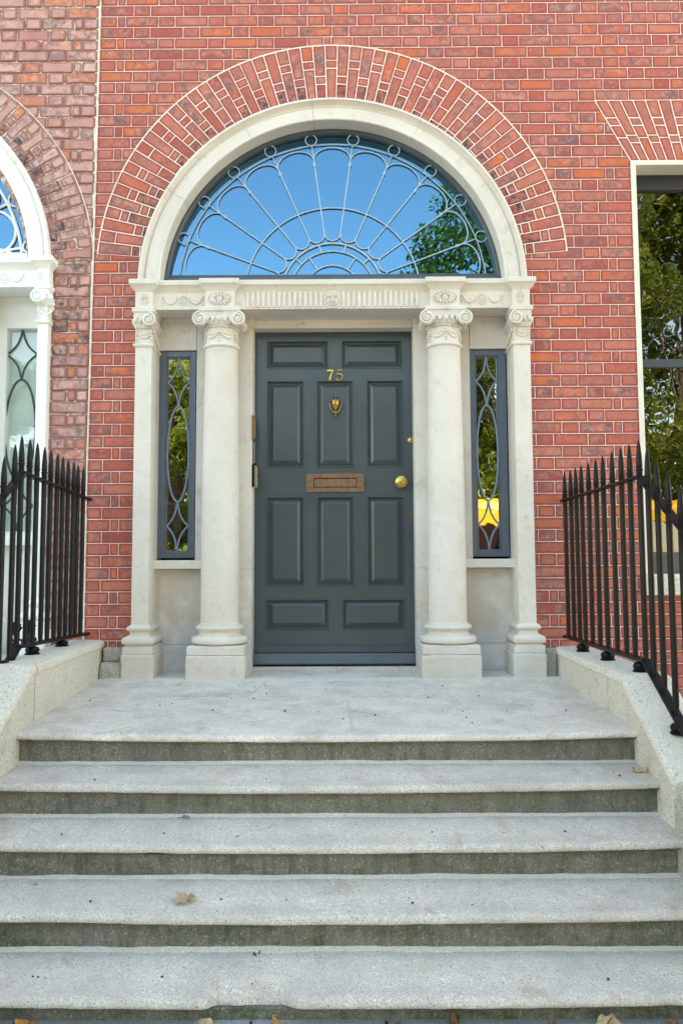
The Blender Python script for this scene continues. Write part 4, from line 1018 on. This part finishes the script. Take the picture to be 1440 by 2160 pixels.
ysL = [-.114, -.210, -.288, -.375, -.463, -.552, -.648, -.738, -.842, -.935, -1.035, -1.118, -1.235, -1.35, -1.47, -1.59, -1.71, -1.83, -1.95, -2.07]
kl = lambda y: .255 if y > -1.29 else .255+(y+1.29)*.62
railing(-1, 'black iron spearhead railing to the left of the steps', lambda y: -1.57, ysL, lambda y: 1.345+.05*min(1, -y), lambda y: 1.155+.045*min(1.05, -y), lambda y: .292+.02*min(1.1, -y), -1.03, .70,
        [(-.42, .255), (-.84, .255), (-1.20, .245)], -2.2)
# palmette finials of the neighbour's lower rail, seen between the bars
for i, (x_, y_) in enumerate(((-1.74, -.66), (-1.72, -.52))):
    mb = MB(); mb.tube([(x_, y_, .26), (x_, y_, .34)], .008, 7)
    for q in range(7):
        a = R(20+140*q/6); mb.tube([(x_, y_, .33), (x_+.022*math.cos(a), y_, .355+.03*math.sin(a)), (x_+.033*math.cos(a), y_, .37+.045*math.sin(a))], lambda t: .005+.004*t, 6)
    for q in (-1, 1): mb.tube([(x_+q*.022+.016*math.cos(a), y_, .30+.016*math.sin(a)) for a in [2*math.pi*k/14 for k in range(14)]], .006, 6, closed=True)
    mb.tube([(x_, y_, .10), (x_, y_, .27)], .011, 7)
    tag(mb.build('palmette_finial', M['iron'], smooth=True), ['black iron palmette behind the left railing, nearer the street', 'black iron palmette behind the left railing, nearer the house wall'][i], 'finial', 'palmettes behind the left railing')

# ------------------------------------------------------------------ ground
gr = MB(); gr.box(-60, 60, -60, 12, -1.4, -.92); tag(gr.build('ground', M['asphalt']), kind='structure')
pv = MB()
xx = -12.0
pv.box(-30, 30, -8.5, -2.30, -.91, -.757); tag(pv.build('pavement', M['pave']), kind='structure')
jn = MB()
for x in (-1.9, -.98, -.22, .215, 1.18, 2.1): jn.box(x-.004, x+.004, -3.0, -2.34, -.7572, -.7535)
tag(jn.build('pavement_joints', M['dark_gap']), kind='structure')
fp = MB(); fp.box(-30, 30, -34, -15.5, -.91, -.77); tag(fp.build('far_pavement', M['concrete']), kind='structure')
nl = MB(); nl.box(-5.2, -1.70, -1.6, .03, -1.0, .165); tag(nl.build('neighbour_landing', M['kerb_rough'], bevel=.01), 'neighbour\'s stone landing behind the left railing', 'landing')

# ------------------------------------------------------------------ leaves and litter
def leaf(name, x, y, z, sx, sy, rz, m, label, curl=.010, seed=1, cat='leaf', lobes=5, grp=None):
    rnd = random.Random(seed); mb = MB(); n_ = 30; top_ = []; rim = []
    def R_(a): return .62+.38*abs(math.cos(lobes*a/2))**.8+rnd.uniform(-.06, .06)
    rr = [R_(2*math.pi*i/n_) for i in range(n_)]
    for layer in (0, 1):
        rings = []
        for f in (.02, .4, .75, 1):
            rings.append([])
            for i in range(n_):
                a = 2*math.pi*i/n_; rx = f*rr[i]*sx*math.cos(a); ry = f*rr[i]*sy*math.sin(a)
                zz = curl*(f**2)*(.5+.8*math.sin(2*a+seed)+.4*math.sin(5*a+seed*2))+.0025
                rings[-1].append((rx, ry, max(.001, zz)+.0009*layer))
        mb.loft(rings, caps=True)
    mb.tube([(0, 0, .004), (-sx*.8, sy*.1, .004), (-sx*1.35, sy*.15, .006)], .0011, 5)
    o = mb.build(name, m, smooth=True); o.location = (x, y, z); o.rotation_euler = (0, 0, rz)
    return tag(o, label, cat, grp)
LG = 'fallen leaves on the steps and pavement'
def zt_(i, y): return ZS[i]+.006
leaf('fallen_leaf', -.500, -2.038, ZS[3]-.004, .040, .030, .2, M['leaf_dry'], 'large tan curled leaf lying on the fourth step left of centre', .020, 3, grp=LG)
leaf('fallen_leaf', -1.092, -1.925, ZS[3]+.002, .012, .010, .8, M['leaf_orange'], 'tiny orange leaf on the fourth step near the left side', .006, 5, lobes=2, grp=LG)
leaf('fallen_leaf', 1.345, -1.555, ZS[1]+.006, .030, .018, -.3, M['leaf_dry'], 'tan leaf scrap at the right end of the second step by the wing wall', .012, 7, lobes=3, grp=LG)
leaf('fallen_leaf', -.938, -2.37, -.757, .032, .026, .1, M['leaf_orange'], 'orange leaf on the pavement at the bottom left corner', .016, 9, lobes=2, grp=LG)
leaf('fallen_leaf', .921, -2.37, -.757, .048, .026, .1, M['leaf_dry'], 'broad tan leaf on the pavement at the right, below the lowest step', .022, 11, lobes=2, grp=LG)
leaf('fallen_leaf', -.374, -2.37, -.757, .036, .022, .1, M['leaf_dry'], 'flat tan leaf on the pavement left of centre below the chipped step', .014, 12, lobes=2, grp=LG)
leaf('fallen_leaf', -.128, -2.37, -.757, .036, .020, 2.1, M['leaf_orange'], 'orange brown leaf on the pavement just left of the centre', .014, 13, lobes=3, grp=LG)
leaf('fallen_leaf', .448-.02, -2.37, -.757, .018, .018, 2.1, M['leaf_brown'], 'small upright russet leaf on the pavement right of centre', .030, 14, lobes=3, grp=LG)
leaf('fallen_leaf', .25, -2.37, -.757, .018, .012, 1.1, M['leaf_brown'], 'small brown leaf scrap next to the left cigarette end', .012, 15, lobes=3, grp=LG)
leaf('fallen_leaf', .74, -2.37, -.757, .020, .014, 1.1, M['leaf_brown'], 'small brown leaf scrap next to the right cigarette end', .014, 16, lobes=3, grp=LG)
leaf('fallen_leaf', 1.125, -2.37, -.757, .022, .014, .6, M['leaf_brown'], 'brown crumpled leaf on the pavement at the right corner', .016, 17, lobes=3, grp=LG)
leaf('leaf_clump', -.228, -2.128, ZS[4]-.006, .016, .013, .8, M['leaf_brown'], 'small dark leaf clump on the lowest step left of centre', .018, 21, 'debris', 3)
def twigs(x, y, z, label, seed, n_=7, L=.035, m=None):
    rnd = random.Random(seed); mb = MB()
    for _ in range(n_):
        a = rnd.uniform(0, 6.28); l_ = rnd.uniform(.4, 1)*L; ox, oy = rnd.uniform(-1, 1)*L*.7, rnd.uniform(-.4, .4)*L
        mb.tube([(ox, oy, .002), (ox+l_*.5*math.cos(a), oy+l_*.4*math.sin(a), rnd.uniform(.003, .012)), (ox+l_*math.cos(a), oy+l_*.6*math.sin(a), .003)], .0016, 5)
    o = mb.build('twig_clump' if n_ > 2 else 'twig', m or M['twig']); o.location = (x, y, z); return tag(o, label, 'twigs' if n_ > 2 else 'twig')
twigs(.925, -2.045, ZS[4]+.006, 'tangle of dark twigs at the back of the lowest step, right of centre', 4, 9, .030)
twigs(1.180, -1.163, .004, 'thin bent twig on the landing near the right wing wall', 8, 2, .05)
twigs(-.575, -1.68+.002, ZS[2]+.016, 'little heap of dark twigs at the back of the third step, left of centre', 12, 7, .026)
def butt(x, y, z, rz, L, label, paper=True, grp='cigarette ends'):
    mb = MB(); mb.tube([(0, 0, .004), (L*.65, 0, .004)], .0038, 8, m=0); mb.tube([(L*.65, 0, .004), (L, 0, .004)], .0040, 8, m=1)
    o = mb.build('cigarette_end', [M['paper'], M['leaf_orange']], smooth=True); o.location = (x, y, z); o.rotation_euler = (0, 0, rz); return tag(o, label, 'cigarette end', grp)
butt(1.10, -2.03, ZS[4]+.002, .3, .035, 'white cigarette end at the back of the lowest step, far right')
butt(.14, -2.37, -.757, .05, .045, 'cigarette end with orange tip on the pavement, left of the two at the bottom')
butt(.64, -2.37, -.757, .05, .035, 'cigarette end with orange tip on the pavement, right of the two at the bottom')
st = MB(); st.tube([(-.385, -2.088, ZS[4]+.002), (-.35, -2.084, ZS[4]+.004), (-.31, -2.086, ZS[4]+.002)], .0022, 5); tag(st.build('paper_strip', M['paper']), 'thin white paper strip on the cement at the back of the lowest step', 'litter')
# tiny specks of debris scattered on the stone
sk = MB(); rnd = random.Random(5)
for _ in range(90):
    i = rnd.choice([0, 0, 0, 1, 2, 3, 4]); x = rnd.uniform(-1.3, 1.3)
    if i == 0: y = rnd.uniform(-1.35, -.25); z_ = ZS[0]+.043*(y+1.45)/1.77+.001-.012*(1-(x/1.4)**2)*max(0, min(1, -y/1.45))+.003
    else: y = rnd.uniform(NY[i]+.05, NY[i-1]-.02); z_ = ZS[i]-.008+.012*(x/1.4)**2+.003
    r_ = rnd.uniform(.0012, .0035); sk.loft([[(x+r_*f*math.cos(a)*1.6, y+r_*f*math.sin(a), z_+h*r_) for a in [math.pi/3*k for k in range(6)]] for f, h in ((1, -1), (.9, .4), (.3, 1))])
tag(sk.build('grit', M['twig']), 'dark specks of grit scattered over the landing and steps', 'grit', kind='stuff')

# ------------------------------------------------------------------ across the street (seen in the panes)
def leaf_cloud(blobs, n_, size, seed):
    rnd = random.Random(seed); v = []; f = []; cv = []
    tot = sum(b[3]**2 for b in blobs)
    for (x, y, z, r_) in blobs:
        for _ in range(int(n_*r_*r_/tot)):
            d = Vector((rnd.gauss(0, 1), rnd.gauss(0, 1), rnd.gauss(0, 1))).normalized(); q = r_*(rnd.random()**.33)*(1+.25*noise.noise(d*2.2+Vector((x, y, z))))
            p = Vector((x, y, z))+Vector((d.x, d.y, d.z*.85))*q
            a = Vector((rnd.gauss(0, 1), rnd.gauss(0, 1), rnd.gauss(0, 1))).normalized(); b = a.cross(Vector((rnd.gauss(0, 1), rnd.gauss(0, 1), rnd.gauss(0, 1)))).normalized()
            s_ = size*rnd.uniform(.6, 1.4); n0 = len(v)
            v += [tuple(p-a*s_), tuple(p-b*s_*.55), tuple(p+a*s_), tuple(p+b*s_*.55)]; f.append([n0, n0+1, n0+2, n0+3]); cv.append(rnd.random())
    me = bpy.data.meshes.new('crown'); me.from_pydata(v, [], f); me.materials.append(M['foliage'])
    at = me.attributes.new('lf', 'FLOAT', 'FACE'); at.data.foreach_set('value', cv)
    return me
def tree(x, y, h, cr, label, seed, low=.25, n_=42000):
    rnd = random.Random(seed); root = tag(empty('street_tree', (x, y, -.77)), label, 'tree', 'trees across the street')
    tk = MB(); tk.lathe([(.30, 0), (.22, .4), (.17, h*.35), (.12, h*.6), (.04, h*.85)], (x, y, -.77), 12)
    blobs = []
    for i in range(26):
        a = rnd.uniform(0, 6.28); zz = rnd.uniform(low, 1); rad = cr*math.sin(math.pi*min(.98, max(.06, (zz-low)/(1-low)*.85+.12)))*rnd.uniform(.35, .95)
        bx_, by_, bz_ = x+rad*math.cos(a), y+rad*math.sin(a), h*zz-1.2
        br = rnd.uniform(.22, .36)*cr; bz_ = min(bz_, h-.77-br*.7)
        blobs.append((bx_, by_, bz_, br)); tk.tube([(x, y, h*.3*rnd.uniform(.6, 1.2)-.77), (x+rad*.4*math.cos(a), y+rad*.4*math.sin(a), bz_*.7), (bx_, by_, bz_)], lambda t: .07*(1-t)+.015, 6)
    tk.build('trunk', M['bark'], root, smooth=True)
    o = bpy.data.objects.new('crown', leaf_cloud(blobs, n_, .095, seed)); col.objects.link(o); o.parent = root; o.matrix_parent_inverse = Matrix.Translation(root.location).inverted()
tree(6.3, -20, 16.5, 4.6, 'tallest street tree, opposite the right-hand window', 1)
tree(12.5, -22, 17, 5.0, 'broad street tree at the far right across the street', 2)
tree(-5.5, -19, 8.2, 3.6, 'low round street tree opposite the left sidelight', 3)
tree(-.2, -22, 8.6, 3.6, 'low street tree straight opposite the door', 4)
tree(-12.5, -21, 9, 4, 'low street tree at the far left across the street', 5)
tree(4.0, -21.5, 9.0, 3.0, 'street tree right of the door, below its tall neighbour', 6)
tree(18.5, -21, 14, 5, 'street tree at the far right end of the row', 7)
hd = MB(); hd.box(-30, 30, -31, -30.4, -.9, 2.2)
wb_ = [(x_, -28+random.uniform(-1, 1), random.uniform(.5, 1)*(8.5 if x_ < 3 else 12)*q, 1.9) for x_ in [-30+2.2*i for i in range(28)] for q in (.12, .35, .6, .85)]
wo = bpy.data.objects.new('park_woodland', leaf_cloud(wb_, 60000, .16, 77)); col.objects.link(wo); tag(wo, 'dense belt of park trees and shrubs far across the street', 'woodland', kind='stuff')
tag(hd.build('park_hedge', plain('hedge', (.04, .07, .02), .9, var=.6, vs=6, bmp=1, bs=12)), 'long clipped green hedge behind the street trees', 'hedge')
# yellow bus parked opposite
bus = tag(empty('yellow_bus', (7.2, -12.2, -.92)), 'bright yellow bus parked on the far side of the street', 'bus')
bb = MB()
bx0, bx1, by0, by1 = 2.55, 12.5, -13.4, -11.0
bb.loft([[(bx0+o, by0+o, z_), (bx1-o, by0+o, z_), (bx1-o, by1-o, z_), (bx0+o, by1-o, z_)] for z_, o in ((-.55, .05), (-.5, 0), (.30, 0))])
bb.loft([[(bx0+o, by0+o, z_), (bx1-o, by0+o, z_), (bx1-o, by1-o, z_), (bx0+o, by1-o, z_)] for z_, o in ((1.60, .03), (1.95, .03), (2.12, .08), (2.2, .3))])
x = bx0
while x < bx1: bb.box(x+.03, x+.17, by0+.03, by1-.03, .30, 1.60); x += 1.63
bb.build('body', M['yellow'], bus, bevel=.03)
bw = MB(); bw.box(bx0+.06, bx1-.06, by0+.06, by1-.06, .30, 1.60); bw.build('window_band', glass('bus_glass', .25, (.04, .04, .04)), bus)
bs_ = MB(); bs_.box(bx0+.02, bx1-.02, by0+.02, by1+.006, -.30, -.05); bs_.build('side_stripe', M['curtain'], bus)
for x in (4.3, 10.8):
    wl = MB(); wl.lathe([(.001, 0), (.25, .0), (.28, -.02), (.47, 0), (.5, .06), (.5, .26)], (x, by1-.27+.28, -.42), 28, 'Y'); wl.build('wheel', M['tyre'], bus, smooth=True)
